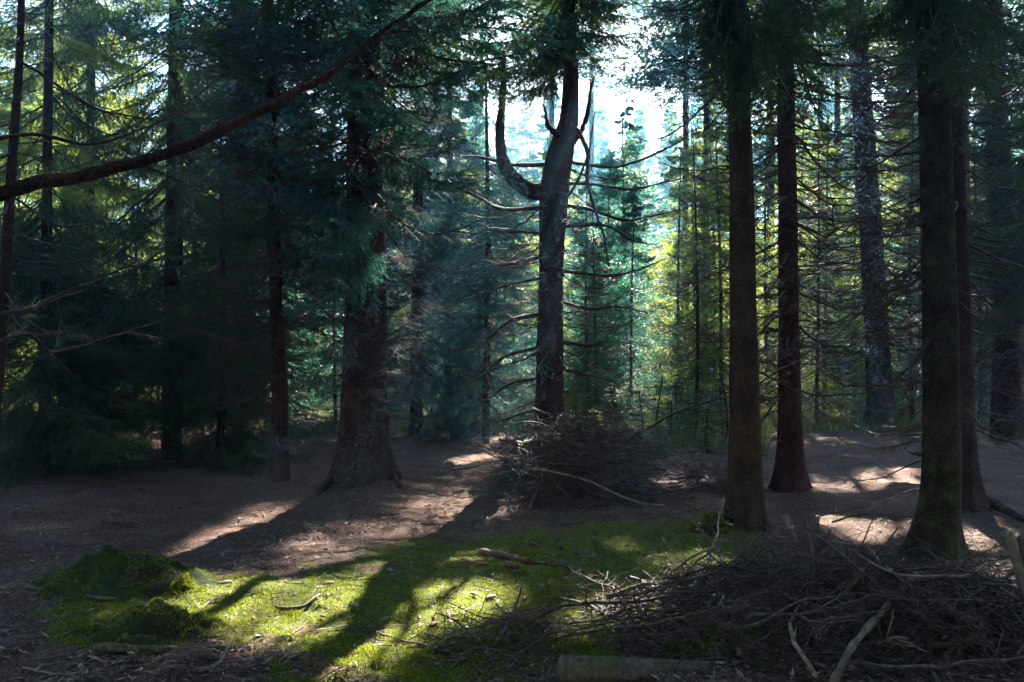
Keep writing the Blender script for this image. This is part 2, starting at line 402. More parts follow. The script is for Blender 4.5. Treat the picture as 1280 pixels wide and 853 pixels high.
# ------------------------------------------------------------------ trees
R = random.Random(7)
class Tree:
    def __init__(s, label, pts, rads, bark, group=None, sides=20, rough=.035, flare=0.0, lobes=5, seed=1, loc=None, cat="spruce tree", name="spruce_tree"):
        """pts: world axis points from the foot upward, rads: radii at them"""
        s.rng = np.random.default_rng(seed); s.rnd = random.Random(seed)
        base = Vector(pts[0]); base.z = float(height(base.x, base.y))
        s.base = base; s.root = thing(name, label, cat, base, group)
        A = np.array([tuple(Vector(p)-base) for p in pts], float); A[0, 2] = 0
        s.A = A; s.rads = np.array(rads, float)
        dz = .07 if sides >= 20 else .25
        H = A[-1, 2]; hmax = min(H, 11.0)
        z = np.concatenate([[-.25], np.arange(0, hmax, dz), np.arange(hmax, H+.01, .6)]) if H > 11 else np.concatenate([[-.25], np.arange(0, H, dz), [H]])
        zc = np.clip(z, 0, H)
        x = np.interp(zc, A[:, 2], A[:, 0]); y = np.interp(zc, A[:, 2], A[:, 1])
        k = np.ones(5)/5 if dz < .1 else np.ones(3)/3
        pad = len(k)//2; x = np.convolve(np.pad(x, pad, 'edge'), k, 'valid'); y = np.convolve(np.pad(y, pad, 'edge'), k, 'valid')
        r = np.interp(zc, A[:, 2], s.rads)
        th = np.arange(sides)*2*PI/sides
        Z, TH = np.meshgrid(z, th, indexing='ij')
        rr = r[:, None]*(1+rough*2*(fbm(TH*2.2+seed, Z*1.3, seed, 3)-.5)+rough*2.2*(fbm(np.cos(TH)*7+seed, Z*11+np.sin(TH)*7, seed+5, 3)-.5))
        if flare:
            ph = seed*1.7; lob = .5+.5*np.cos(lobes*TH+ph+.8*np.sin(2*TH+seed)); e = np.exp(-np.clip(Z, 0, 9)/.22)
            rr = rr+flare*e*(.35+1.0*lob**1.5)*(.75+.5*np.cos(TH*2+ph))*1.0
        X = x[:, None]+rr*np.cos(TH); Y = y[:, None]+rr*np.sin(TH)
        mb = MB(); nz = len(z); ii = np.arange(nz-1)[:, None]*sides; jj = np.arange(sides)[None]; j2 = (jj+1) % sides
        F = np.concatenate([np.stack([ii+jj, ii+j2, ii+sides+j2], -1).reshape(-1, 3), np.stack([ii+jj, ii+sides+j2, ii+sides+jj], -1).reshape(-1, 3)])
        V = np.stack([X, Y, Z], -1).reshape(-1, 3); V = np.concatenate([V, [[x[-1], y[-1], z[-1]+r[-1]]]]); top = (nz-1)*sides
        F = np.concatenate([F, np.stack([top+np.arange(sides), top+(np.arange(sides)+1) % sides, np.full(sides, nz*sides)], -1)])
        mb.add(V, F); s.trunk = link("trunk", mb.mesh("trunk", [bark]), s.root); s.bark = bark
    def axis(s, z):
        return Vector((float(np.interp(z, s.A[:, 2], s.A[:, 0])), float(np.interp(z, s.A[:, 2], s.A[:, 1])), z)), float(np.interp(z, s.A[:, 2], s.rads))
    def put(s, me, name, z, az, pitch, roll, sc):
        p, r = s.axis(z); o = link(name, me, s.root)
        d = Vector((math.cos(az), math.sin(az), 0)); o.location = p+d*r*.75
        o.rotation_euler = (roll, -pitch, az); o.rotation_mode = 'XYZ'
        o.scale = (sc, sc, sc); return o
    def fill(s, meshes, name, z0, z1, per_m, sc=lambda f: 1, pitch=(-.2, .1), az=None, cull=True, shape=None, maxn=290):
        nn = min(int((z1-z0)*per_m), maxn)
        for k in range(nn):
            z = z0+(z1-z0)*(k+s.rnd.random())/nn; f = (z-z0)/(z1-z0)
            a_ = s.rnd.uniform(0, 2*PI) if az is None else s.rnd.uniform(*az)
            q = sc(f)*s.rnd.uniform(.55, 1.15)
            if cull and z > 1.2:
                L = 1.6*q; ok = True
                for t in (.3, .6, .95):
                    x = s.base.x+math.cos(a_)*L*t; y = s.base.y+math.sin(a_)*L*t; zz = s.base.z+z
                    if bool(openness(np.array(x), np.array(y), np.array(zz), -.05)): ok = False
                if not ok and s.rnd.random() < (cull if cull is not True else .9): continue
            o_ = s.put(s.rnd.choice(meshes), name, z, a_, s.rnd.uniform(*pitch), s.rnd.uniform(-.6, .6), q)
            if name == 'dead_branch': o_.scale = (q*s.rnd.uniform(.6, 1.15), q*s.rnd.choice((-1, 1)), q*s.rnd.uniform(.5, 1.3))
    def limb(s, pts, r0, r1, name="dead_branch", mat=None, sides=7, twigs=0, seed=0):
        """a branch along world points, smoothed, with side twigs"""
        P_ = np.array([tuple(Vector(p)-s.base) for p in pts], float); mb = MB(); n_ = len(P_)
        tt = np.linspace(0, n_-1, 8*(n_-1)+1); Q = catmull(P_, tt)
        rng = np.random.default_rng(seed+9); f = np.linspace(0, 1, len(Q)); rad = (r0*(1-f)**.8+r1)*(1+.9*(fbm(f*14+seed, f*0+seed, seed, 2)-.5)*.5)
        Q = Q+np.cumsum(rng.normal(0, .0035, Q.shape), 0)*np.minimum(f*4, 1)[:, None]
        mb.tube(Q, rad, sides)
        L = np.linalg.norm(np.diff(Q, axis=0), axis=1).sum()
        for k in range(twigs):
            i = rng.integers(len(Q)//8, len(Q)-1); ax = Q[min(i+1, len(Q)-1)]-Q[i-1]; ax /= np.linalg.norm(ax)
            l = L*.22*rng.uniform(.3, 1.2)*(1-.5*f[i]); d = ax*.8+rng.normal(0, .65, 3)
            w_ = sub_pts(Q[i], d, l, 6, rng, .3); mb.tube(w_, np.linspace(.0045, .0015, 6), 3)
            for j in range(rng.integers(0, 4)):
                mb.tube(sub_pts(w_[rng.integers(1, 5)], d+rng.normal(0, .7, 3), l*.35, 4, rng, .2), np.linspace(.0022, .001, 4), 3)
        return link(name, mb.mesh("limb", [mat or s.bark]), s.root)
    def span(s, me, name, p0, p1, roll=0, Lm=1.8):
        """one bough from p0 to p1"""
        p0 = Vector(p0); p1 = Vector(p1); d = p1-p0; o = link(name, me, s.root)
        az = math.atan2(d.y, d.x); el = math.atan2(d.z, math.hypot(d.x, d.y))
        o.location = p0-s.base; o.rotation_euler = (roll, -el, az); k = d.length/Lm; o.scale = (k, k, k); return o
def catmull(P_, tt):
    n_ = len(P_); E = np.concatenate([[2*P_[0]-P_[1]], P_, [2*P_[-1]-P_[-2]]])
    i = np.clip(np.floor(tt).astype(int), 0, n_-2); t = (tt-i)[:, None]
    a_, b_, c_, d_ = E[i], E[i+1], E[i+2], E[i+3]
    return .5*((2*b_)+(c_-a_)*t+(2*a_-5*b_+4*c_-d_)*t*t+(3*b_-a_-3*c_+d_)*t**3)
def trunk_line(key, tops, D=None, H=22):
    """world axis points from the foot through image points at the foot's distance, then on up to H"""
    x, y = FEET[key]; pts = [(x, y, 0)]
    for (px, py) in tops: p = P(px, py, y); pts.append((p.x, p.y, p.z))
    a_, b_ = Vector(pts[-2]), Vector(pts[-1]); dz = H-b_.z; sl_ = (b_-a_)/(b_.z-a_.z)
    pts.append(tuple(b_+Vector((sl_.x*.3, sl_.y*.3, 1))*dz)); return pts
def wpx(w_, D): return w_*D/FPX/2

# crown made of drooping plates of twigs, every face its own
def crown_arrays(rng, H, zb, Rr, nb, per, tl, tw, droop=.35, hang=.35, power=.8, shape_low=1.0):
    z0 = zb+(H-zb)*rng.random(nb)**1.15; f = (z0-zb)/(H-zb)
    L = Rr*((1-f)**power)*np.minimum(1, shape_low+f*4)*rng.uniform(.55, 1.15, nb)+.15
    az = rng.uniform(0, 2*PI, nb); n_ = nb*per; B = np.repeat(np.arange(nb), per)
    t = rng.random(n_)**.75; s_ = rng.uniform(-1, 1, n_); Lb = L[B]
    lat = s_*(.34*Lb*(1-t)**.8+.07)
    dr = droop*rng.uniform(.5, 1.4, nb)[B]
    x = Lb*t; zz = z0[B]-Lb*dr*np.sin(t*1.9)+Lb*.14*t**3-np.abs(lat)*hang-rng.random(n_)**2*hang*.5*(.3+.35*np.minimum(Lb, 2))
    ca, sa = np.cos(az[B]), np.sin(az[B])
    C = np.stack([ca*x-sa*lat, sa*x+ca*lat, zz], -1)
    dl = np.sign(s_)*rng.uniform(.3, 1, n_); df = rng.uniform(.3, 1, n_); dz = -rng.uniform(.0, 1.0, n_)*hang*2.2
    d = np.stack([ca*df-sa*dl, sa*df+ca*dl, dz], -1); d /= np.linalg.norm(d, axis=1, keepdims=True)
    sd = np.cross(d, rng.normal(0, 1, (n_, 3))*np.array((.5, .5, 1))); sd /= np.linalg.norm(sd, axis=1, keepdims=True)+1e-9
    l = tl*rng.uniform(.6, 1.3, (n_, 1)); wd = tw*rng.uniform(.7, 1.3, (n_, 1))
    return C, np.stack([C-sd*wd*.5, C+sd*wd*.5, C+d*l], 1), (z0, L, az)
def crown_mb(mb, arr, keep, wood=True, zs=None, m=0):
    V = arr[1][keep]; mb.add(V.reshape(-1, 3), np.arange(len(V)*3).reshape(-1, 3), m, False)
def crown_wood(mb, rng, z0, L, az, droop, m=1, r=.012, step=1):
    for k in range(0, len(z0), step):
        t = np.linspace(0, 1, 5); x = L[k]*t*.95; z = z0[k]-L[k]*droop*np.sin(t*1.9)+L[k]*.14*t**3
        mb.tube(np.stack([np.cos(az[k])*x, np.sin(az[k])*x, z], -1), np.linspace(r, .003, 5), 3, m)

def G0(px, py, dz=0.0):
    x, y = gxy(px, py); return Vector((x, y, float(height(x, y))+dz))
# --- the named near trees
x, y = FEET['big']
T_big = Tree("thick reddish spruce trunk with spreading roots and glinting bare twigs, left of the clearing",
    [(x, y, 0), *[tuple(P(a_, b_, y)) for a_, b_ in ((455, 540), (456, 480), (457, 350), (456, 200), (456, 60))], (x+.05, y, 22)],
    [wpx(66, y), wpx(61, y), wpx(55, y), wpx(50, y), wpx(46, y), wpx(40, y), .03], BARK_RED, sides=40, flare=.09, lobes=6, seed=3)
x, y = FEET['slim']
T_slim = Tree("slender dark spruce hung with dead twigs, just left of the thick trunk", trunk_line('slim', [(350, 500), (345, 380), (340, 200), (335, 60)], H=12),
    [wpx(24, y), wpx(20, y), wpx(16, y), wpx(13, y), wpx(10, y), .01], BARK_RED, sides=20, flare=.03, seed=5)
x, y = FEET['fork']
T_fork = Tree("candelabra spruce with curved side arm and kinked top, rising from the central brush heap",
    trunk_line('fork', [(687, 480), (688, 380), (690, 300), (693, 235), (700, 190), (712, 150), (714, 90), (712, 30)], H=16),
    [wpx(38, y), wpx(34, y), wpx(31, y), wpx(32, y), wpx(37, y), wpx(33, y), wpx(24, y), wpx(19, y), wpx(16, y), .02], BARK_PLUM, sides=28, flare=.05, seed=8, rough=.05)
x, y = FEET['tan']
T_tan = Tree("straight grey-tan scaly spruce trunk right of centre, nearest of the two close together", trunk_line('tan', [(931, 560), (929, 400), (928, 250), (924, 100), (921, 0)]),
    [wpx(46, y), wpx(40, y), wpx(33, y), wpx(30, y), wpx(27, y), wpx(25, y), .03], BARK_TAN, sides=40, flare=.075, lobes=5, seed=9)
x, y = FEET['plum']
T_plum = Tree("straight dark plum-brown spruce trunk standing just behind the grey-tan one", trunk_line('plum', [(987, 520), (986, 400), (985, 250), (983, 100), (981, 0)]),
    [wpx(34, y), wpx(29, y), wpx(25, y), wpx(23, y), wpx(21, y), wpx(19, y), .03], BARK_PLUM, sides=32, flare=.08, seed=11)
T_lean = Tree("purplish spruce trunk leaning left, seen further back between the right-hand trunks", trunk_line('lean', [(1097, 440), (1090, 300), (1080, 150), (1070, 0)]),
    [.28, .235, .22, .20, .17, .03], BARK_RED, sides=24, flare=.08, seed=12)
x, y = FEET['edge']
T_edge = Tree("mossy dark spruce trunk at right with a swollen foot, nearest the brushwood", trunk_line('edge', [(1176, 600), (1176, 450), (1172, 250), (1168, 100), (1166, 0)]),
    [wpx(54, y), wpx(46, y), wpx(42, y), wpx(39, y), wpx(37, y), wpx(36, y), .03], BARK_MOSS, sides=40, flare=.11, lobes=4, seed=14)
x, y = FEET['behind']
T_beh = Tree("orange-brown spruce trunk half hidden close behind the mossy right-hand trunk", trunk_line('behind', [(1204, 560), (1200, 400), (1194, 200), (1188, 0)]),
    [wpx(34, y), wpx(29, y), wpx(26, y), wpx(25, y), wpx(22, y), .03], BARK_RED, sides=32, flare=.07, seed=16)
T_dark = Tree("dark shaded spruce trunk near the right edge, beyond the mossy trunk", trunk_line('dark', [(1258, 450), (1254, 300), (1246, 130), (1242, 0)]),
    [.26, .22, .20, .18, .16, .03], BARK_RED, sides=24, flare=.08, seed=17)
xl = P(8, 200, 7.5)
T_left = Tree("thin dark spruce stem rising at the left edge", [(P(-20, 500, 7.5).x, 7.5, 0), tuple(P(2, 420, 7.5)), tuple(P(12, 230, 7.5)), tuple(P(24, 60, 7.5)), (P(34, 0, 7.5).x, 7.5, 10)],
    [.055, .045, .04, .03, .01], BARK_RED, sides=16, seed=19)
T_sweep = Tree("near spruce beyond the left edge whose thick bare branch sweeps up across the upper left", [(-3.6, 4.2, 0), (-3.6, 4.2, 3), (-3.55, 4.2, 14)], [.2, .17, .03], BARK_RED, sides=24, flare=.08, seed=21)
b0 = T_sweep.limb([(-3.5, 4.2, 1.95), P(0, 241, 4.2), P(90, 219, 4.3), P(200, 186, 4.4), P(300, 146, 4.6), P(390, 100, 4.8), P(455, 52, 5.0), P(535, -5, 5.2), P(620, -60, 5.4)], .030, .009, "dead_branch", BARK_RED, 10, 10, 1)
T_sweep.limb([(-3.5, 4.2, 1.6), P(0, 392, 4.4), P(60, 375, 4.6), P(150, 338, 4.8), P(210, 325, 5.0)], .012, .003, "dead_branch", DEAD, 6, 4, 2)
T_sweep.limb([(-3.5, 4.2, 2.1), P(0, 172, 4.6), P(110, 176, 4.8), P(210, 140, 5.0), P(280, 80, 5.2)], .010, .003, "dead_branch", DEAD, 6, 6, 3)
T_sweep.limb([(-3.5, 4.2, 1.0), P(0, 425, 5), P(60, 440, 5.2), P(140, 418, 5.5), P(200, 400, 5.8)], .010, .003, "dead_branch", DEAD, 6, 8, 4)

# candelabra limbs of the fork tree
Df = FEET['fork'][1]
T_fork.limb([P(690, 238, Df), P(664, 238, Df), P(640, 219, Df), P(628, 194, Df), P(626, 160, Df), P(628, 118, Df), P(630, 60, Df)], .100, .028, "side_arm", BARK_PLUM, 14, 12, 1)
T_fork.limb([P(716, 178, Df), P(730, 158, Df), P(736, 138, Df), P(739, 110, Df), P(742, 95, Df)], .036, .008, "side_arm", BARK_PLUM, 10, 0, 2)
T_fork.limb([P(700, 170, Df-.1), P(688, 160, Df-.2), P(682, 146, Df-.2), P(679, 130, Df-.2)], .04, .01, "broken_stub", BARK_PLUM, 8, 0, 3)
T_fork.limb([P(722, 160, Df-.2), P(733, 190, Df-.5), P(731, 225, Df-.6), P(740, 262, Df-.7), P(752, 300, Df-.8), P(758, 335, Df-.8)], .030, .006, "dead_branch", DEAD, 6, 4, 4)
T_fork.limb([P(705, 250, Df-.2), P(722, 230, Df-.5), P(737, 190, Df-.6), P(746, 140, Df-.7)], .018, .006, "dead_branch", DEAD, 6, 2, 5)
for k, pl in enumerate((((705, 200), (760, 208), (800, 200), (850, 178), (870, 165)), ((705, 228), (745, 232), (790, 238), (830, 230), (850, 225)),
    ((705, 255), (740, 262), (780, 275), (815, 270), (850, 262)), ((706, 285), (750, 280), (790, 300), (820, 305)), ((706, 338), (750, 345), (790, 340), (830, 325)),
    ((705, 375), (740, 388), (770, 385), (810, 392)), ((705, 425), (735, 433), (762, 428)), ((705, 460), (735, 468), (775, 480)),
    ((676, 205), (640, 206), (600, 196), (570, 195)), ((674, 258), (630, 262), (590, 245), (550, 232), (500, 240)), ((674, 292), (630, 290), (590, 292), (540, 285)),
    ((672, 318), (630, 330), (600, 325), (560, 345)), ((672, 345), (630, 358), (580, 375), (540, 390)), ((672, 392), (640, 400), (600, 430), (560, 440)),
    ((672, 430), (635, 445), (600, 470), (570, 480)), ((672, 470), (640, 480), (610, 500), (575, 505)), ((672, 505), (640, 520), (600, 530)))):
    dd = R.uniform(-1.4, .6)
    T_fork.limb([P(a_ if i else 692, b_, Df+dd*(i/4.0)) for i, (a_, b_) in enumerate(pl)], R.uniform(.020, .034), .005, "dead_branch", DEAD, 6, 16, 20+k)

def stubs(T, n_, z0, z1, seed):   # snapped branch ends and knots
    rd = random.Random(seed)
    for k in range(n_):
        z = rd.uniform(z0, z1); p, r = T.axis(z); a_ = rd.uniform(0, 2*PI); d = Vector((math.cos(a_), math.sin(a_), rd.uniform(-.3, .5))); c_ = T.base+p
        l = rd.uniform(.03, .16); rr = rd.uniform(.006, .014)
        T.limb([c_+d*r*.8, c_+d*(r+l*.4), c_+d*(r+l)+Vector((0, 0, rd.uniform(-.02, .03)))], rr, rr*.45, "broken_stub", DEAD if k % 2 else T.bark, 6, 0, k)
for T, n_ in ((T_tan, 26), (T_edge, 22), (T_plum, 16), (T_beh, 14), (T_big, 24), (T_fork, 16), (T_lean, 10)): stubs(T, n_, .5, 4.4, n_*3)
def root_at(T, pts, r0, r1, k): T.limb(pts, r0, r1, "root", T.bark, 8, 0, k)
root_at(T_big, [G0(470, 606, .08), G0(490, 614, .03), G0(512, 626, -.02)], .07, .015, 31)
root_at(T_big, [G0(440, 608, .10), G0(415, 616, .05), G0(392, 628, -.02)], .08, .02, 32)
root_at(T_edge, [G0(1160, 690, .12), G0(1140, 697, .06), G0(1122, 702, -.02)], .08, .03, 33)
root_at(T_tan, [G0(926, 655, .05), G0(900, 665, .0), G0(870, 676, -.06)], .035, .012, 34)
root_at(T_beh, [G0(1212, 632, .06), G0(1245, 640, .03), G0(1285, 655, -.02)], .06, .02, 35)
# dead whorls and boughs
T_big.fill(DB, "dead_branch", .9, 3.2, 26, lambda f: .38+.25*f, (-.45, .25), cull=False)
T_big.fill(DBF, "dead_branch", .8, 5.4, 36, lambda f: .6+.35*f, (-.5, .2), cull=.2)
T_big.fill(DB, "dead_branch", 3.0, 5.6, 20, lambda f: .8+.3*f, (-.3, .25), cull=.6)
T_big.fill(DBS, "dead_branch", 2.2, 5.6, 5, lambda f: .75, (-.3, .2), cull=.6)
T_big.fill(BO_BLUE, "bough", 2.9, 5.6, 22, lambda f: .9+.35*f, (-.45, .1), cull=.7)
T_big.fill(BO_DARK, "bough", 5.0, 9.5, 15, lambda f: 1.2, (-.5, .1), cull=.7)
Db = FEET['big'][1]
for k, (a_, b_) in enumerate(((( 470, 300, Db-.4), (352, 392, Db-1.6)), ((470, 255, Db-.3), (375, 285, Db-1.7)), ((465, 240, Db-.3), (540, 290, Db-1.3)), ((440, 300, Db-.3), (470, 372, Db-1.5)),
    ((455, 285, Db-.4), (395, 330, Db-1.9)), ((450, 260, Db-.4), (350, 330, Db-1.5)), ((470, 170, Db), (590, 215, Db-1.2)), ((440, 180, Db-.2), (385, 260, Db-1.9)), ((470, 120, Db-.3), (600, 165, Db-1.2)), ((440, 120, Db-.2), (300, 150, Db-1.2)), ((430, 210, Db-.2), (330, 235, Db-1.2)),
    ((430, 330, Db-.2), (365, 372, Db-1.7)), ((480, 330, Db-.2), (560, 330, Db-1.0)))):
    T_big.span(BO_SKYLIT[k % 2] if k < 4 or k in (9, 5) else BO_BLUE[k % 3], "bough", P(*a_), P(*b_), R.uniform(-.5, .5) if k not in (0, 1, 3, 5, 9) else .85)
T_slim.fill(DB, "dead_branch", .5, 5.4, 26, lambda f: .55+.35*f, (-.4, .3), cull=.5)
T_slim.fill(DBF, "dead_branch", .8, 5.4, 32, lambda f: .8+.2*f, (-.4, .3), cull=.5)
T_slim.fill(BO_DARK, "bough", 2.4, 8, 9, lambda f: .8, (-.5, .1), cull=.7)
T_fork.fill(DBS, "dead_branch", .9, 4.8, 5, lambda f: .75, (-.3, .25), cull=.3)
T_fork.fill(DBF, "dead_branch", .7, 3.6, 12, lambda f: .7, (-.4, .3), cull=.4)
T_fork.fill(DB, "dead_branch", .7, 4.8, 26, lambda f: .6+.25*f, (-.35, .3), cull=.6)
T_fork.fill(DBF, "dead_branch", 3.4, 6.0, 12, lambda f: .45, (-.4, .3), cull=.2)
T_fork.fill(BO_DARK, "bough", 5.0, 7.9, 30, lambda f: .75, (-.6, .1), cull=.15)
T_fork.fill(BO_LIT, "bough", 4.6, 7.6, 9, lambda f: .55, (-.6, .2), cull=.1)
T_tan.fill(DB, "dead_branch", 1.1, 4.6, 9, lambda f: .6+.2*f, (-.3, .3), cull=.3, az=(PI*-.1, PI*1.1))
T_plum.fill(DBS, "dead_branch", 1.0, 5.6, 10, lambda f: .75, (-.25, .2), cull=.3)
T_plum.fill(DB, "dead_branch", .8, 5.6, 44, lambda f: .75, (-.25, .3), cull=.3)
T_lean.fill(DBS, "dead_branch", 1.2, 7.5, 14, lambda f: .95, (-.25, .2), cull=.4)
T_lean.fill(DB, "dead_branch", .9, 7.8, 40, lambda f: 1.15, (-.3, .3), cull=.4)
T_edge.fill(DB, "dead_branch", .5, 3.8, 7, lambda f: .55, (-.4, .3), cull=.3, az=(PI*.4, PI*1.15))
T_edge.fill(DBS, "dead_branch", 1.2, 3.8, 4, lambda f: .6, (-.3, .2), cull=.3, az=(PI*.5, PI*1.1))
T_edge.fill(DBF, "dead_branch", .9, 3.0, 10, lambda f: .45, (-.5, .1), cull=.3, az=(PI*.5, PI*1.2))
T_beh.fill(DB, "dead_branch", .7, 4.8, 26, lambda f: .7, (-.3, .3), cull=.3)
T_beh.fill(DBS, "dead_branch", .9, 4.8, 5, lambda f: .6, (-.3, .3), cull=.3)
T_dark.fill(DB, "dead_branch", .7, 7.2, 18, lambda f: 1.0, (-.3, .3), cull=.4)
T_dark.fill(DBF, "dead_branch", .7, 7.2, 12, lambda f: 1.2, (-.3, .3), cull=.4)
T_left.fill(DBS, "dead_branch", .6, 4.5, 1.5, lambda f: .7, (-.3, .2))
T_left.fill(DB, "dead_branch", .6, 4.5, 7, lambda f: .7, (-.3, .2))
# boughs hanging into the top of the frame
def hang(T, key, rows, meshes, n_each=3):
    D0 = FEET[key][1]
    for k, (px0, py0, px1, py1, dd) in enumerate(rows):
        for q in range(n_each):
            T.span(meshes[(k+q) % len(meshes)], "bough", P(px0, py0+R.uniform(-40, 30), D0), P(px1+R.uniform(-28, 28), py1+R.uniform(-35, 20), D0+dd+R.uniform(-.3, .3)), R.uniform(-.9, .9))
hang(T_tan, 'tan', ((922, -60, 868, 70, -.8), (922, -60, 905, 115, -1.0), (922, -60, 965, 110, -.9), (922, -60, 850, 20, .4), (922, -80, 1000, 60, -.4)), BO_DARK)
hang(T_plum, 'plum', ((981, -60, 1050, 60, -.6), (981, -60, 960, 110, -.9), (981, -60, 1012, 130, -.9), (981, -40, 1100, 30, .2)), BO_DARK)
hang(T_edge, 'edge', ((1166, -80, 1100, 40, -.5), (1166, -80, 1225, 70, -.8), (1166, -80, 1280, 30, -.3), (1166, -70, 1045, 20, -.2), (1166, -70, 1290, 110, .6)), BO_DARK, 4)
hang(T_dark, 'dark', ((1244, 20, 1180, 90, -1), (1244, 10, 1300, 130, -1), (1246, 80, 1310, 200, -1.2), (1244, -60, 1150, 20, -1)), BO_DARK)
hang(T_fork, 'fork', ((712, -10, 650, 80, -.5), (712, -10, 770, 70, -.5), (712, 0, 700, 110, -1.2), (712, -30, 620, 40, .3), (712, -30, 800, 20, -.2), (712, 40, 665, 120, -.8), (700, 180, 672, 195, -1.0), (629, 80, 600, 150, -.6), (629, 60, 655, 140, -.6), (629, 100, 640, 170, -.4)), BO_DARK)

# living dark spruces on the left
def side_tree(label, px, D, H, r, zb, per_m, sc, meshes, seed, dead=16, bark=BARK_RED, group=None, zt=None):
    xx = (px-640)/FPX*D
    T = Tree(label, [(xx, D, 0), (xx+.05, D, H*.5), (xx, D, H)], [r, r*.7, .02], bark, group, sides=16, seed=seed)
    zt = zt or min(H-.2, CAM_H+.42*D)
    if dead: T.fill(DB, "dead_branch", .5, min(zb+1.5, H), dead, lambda f: sc*.8, (-.35, .2), cull=.5)
    T.fill(meshes, "bough", zb, zt, per_m, lambda f: sc*(1.05-.35*f*(zt/H)), (-.5, .0), cull=.3)
    return T
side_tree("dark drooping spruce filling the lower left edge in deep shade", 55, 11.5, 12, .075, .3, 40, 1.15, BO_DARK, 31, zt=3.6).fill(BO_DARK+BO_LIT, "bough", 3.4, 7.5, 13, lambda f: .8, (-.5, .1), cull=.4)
side_tree("shaded spruce with hanging boughs left of the slender stem", 215, 13.0, 13, .15, 1.4, 17, 1.3, BO_DARK, 32)
side_tree("blue-green spruce behind the slender stem and thick trunk", 300, 16.0, 14, .16, 1.0, 16, 1.4, BO_BLUE+BO_DARK, 33)
side_tree("tall dark spruce with sky showing through its boughs at upper left", 110, 17.0, 16, .10, 2.0, 15, 1.4, BO_DARK+BO_LIT, 34)
side_tree("young dense spruce low in the shade beside the thick trunk", 275, 11.8, 4.5, .06, .25, 34, .75, BO_DARK, 35, 0)
side_tree("blue-green spruce between the thick trunk and the middle tree", 520, 16.5, 11, .13, .8, 20, 1.1, BO_BLUE, 36, 8)
side_tree("low blue-green spruce in the haze just left of the middle tree", 607, 15.2, 6.5, .07, .4, 30, .85, BO_BLUE, 38, 12)
side_tree("blue-green spruce in the haze between the low one and the thick trunk", 560, 19, 10, .10, .5, 18, 1.2, BO_BLUE, 39, 12)
side_tree("shaded spruce at the right edge behind the dark trunk", 1310, 13.5, 14, .15, 2.2, 18, 1.3, BO_DARK, 37, 14)

# --- tall and middle-distance trees: trunk and crown
def crown_tree(label, x, D, H, zb, Rr, nb, per, tl, tw, nm, seed, rt=.16, group=None, lightcull=True, bark=BARK_RED, ymin=None, twood=1, droop=.35, hang=.35):
    base_z = float(height(x, D)); T = Tree(label, [(x, D, base_z), (x, D, base_z+H)], [rt, .02], bark, group, sides=10, seed=seed)
    rng = np.random.default_rng(seed); arr = crown_arrays(rng, H, zb, Rr, nb, per, tl, tw, droop, hang)
    C = arr[0]; wx, wy, wz = C[:, 0]+x, C[:, 1]+D, C[:, 2]
    keep = np.ones(len(C), bool)
    if lightcull:
        keep &= ~openness(wx, wy, wz)
        if ymin is not None:
            q = wy-SY_*wz; keep &= ~((q > ymin) & (rng.random(len(q)) < .93))
    mb = MB(); crown_mb(mb, arr, keep); crown_wood(mb, rng, *arr[2], droop, 1, .02, twood)
    link("crown", mb.mesh("crown", [nm, LIVEWOOD]), T.root); return T
# landmarks used to say where a background tree stands
MARKS = [(-400, "the left edge"), (110, "the drooping spruce"), (350, "the slender stem"), (455, "the thick trunk"), (688, "the middle tree"), (930, "the tan trunk"),
         (986, "the plum trunk"), (1090, "the leaning trunk"), (1170, "the mossy trunk"), (1258, "the dark trunk"), (1700, "the right edge")]
def interval(px):
    k = max(i for i, (m_, _) in enumerate(MARKS) if m_ <= max(px, -399)); k = min(k, len(MARKS)-2)
    return "%s and %s" % (MARKS[k][1], MARKS[k+1][1])
ORD = ["leftmost", "second from left", "third from left", "fourth from left", "fifth from left", "sixth from left", "seventh from left", "eighth from left", "ninth from left", "tenth from left", "eleventh from left", "twelfth from left", "thirteenth from left", "fourteenth from left"]
def place_labels(items, what):
    """items: (px, root); label by the gap it shows in, then by order from the left"""
    d = {}
    for px, r in items: d.setdefault(interval(px), []).append((px, r))
    for key, l in d.items():
        l.sort(key=lambda q: q[0])
        for i, (px, r) in enumerate(l):
            r['label'] = ("%s between %s" % (what, key) if len(l) == 1 else "%s, %s, between %s" % (what, ORD[min(i, 13)], key)).replace("the photo's", "photo's")
# tall row whose tops shade the clearing (their crowns begin high up)
tall = [(1.4, 31, 24, 11.6, 3.6), (-4.2, 29, 22, 9.0, 3.0), (6.6, 30, 23, 10.5, 3.2), (10.3, 28, 22, 10.5, 3.2), (13.6, 31, 23, 11.0, 3.2), (-8.5, 27, 21, 8.5, 3.2),
        (7.5, 34, 26, 12.5, 3.4), (8.8, 36, 25, 11.0, 3.4), (-1.2, 35, 26, 15.8, 3.5), (12.3, 24, 19, 9.0, 2.9), (-12.5, 25, 20, 8.5, 3.2), (17, 27, 22, 9, 3.4), (-6.2, 34, 24, 9.0, 3.4),
        (7.6, 26, 21, 10.0, 2.6), (5.6, 28.5, 23, 10.0, 3.3), (11.5, 33, 24, 12, 3.4), (-3.4, 32, 24, 12.8, 3.2), (2.6, 39, 28, 14.2, 4.6), (3.1, 34.5, 25, 14.6, 3.8)]
TL = []
for k, (x, D, H, zb, Rr) in enumerate(tall):
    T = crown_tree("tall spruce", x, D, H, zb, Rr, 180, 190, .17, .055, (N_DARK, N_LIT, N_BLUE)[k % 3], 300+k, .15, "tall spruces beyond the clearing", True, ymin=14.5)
    TL.append((x/D*FPX+640, T.root))
place_labels(TL, "tall spruce")
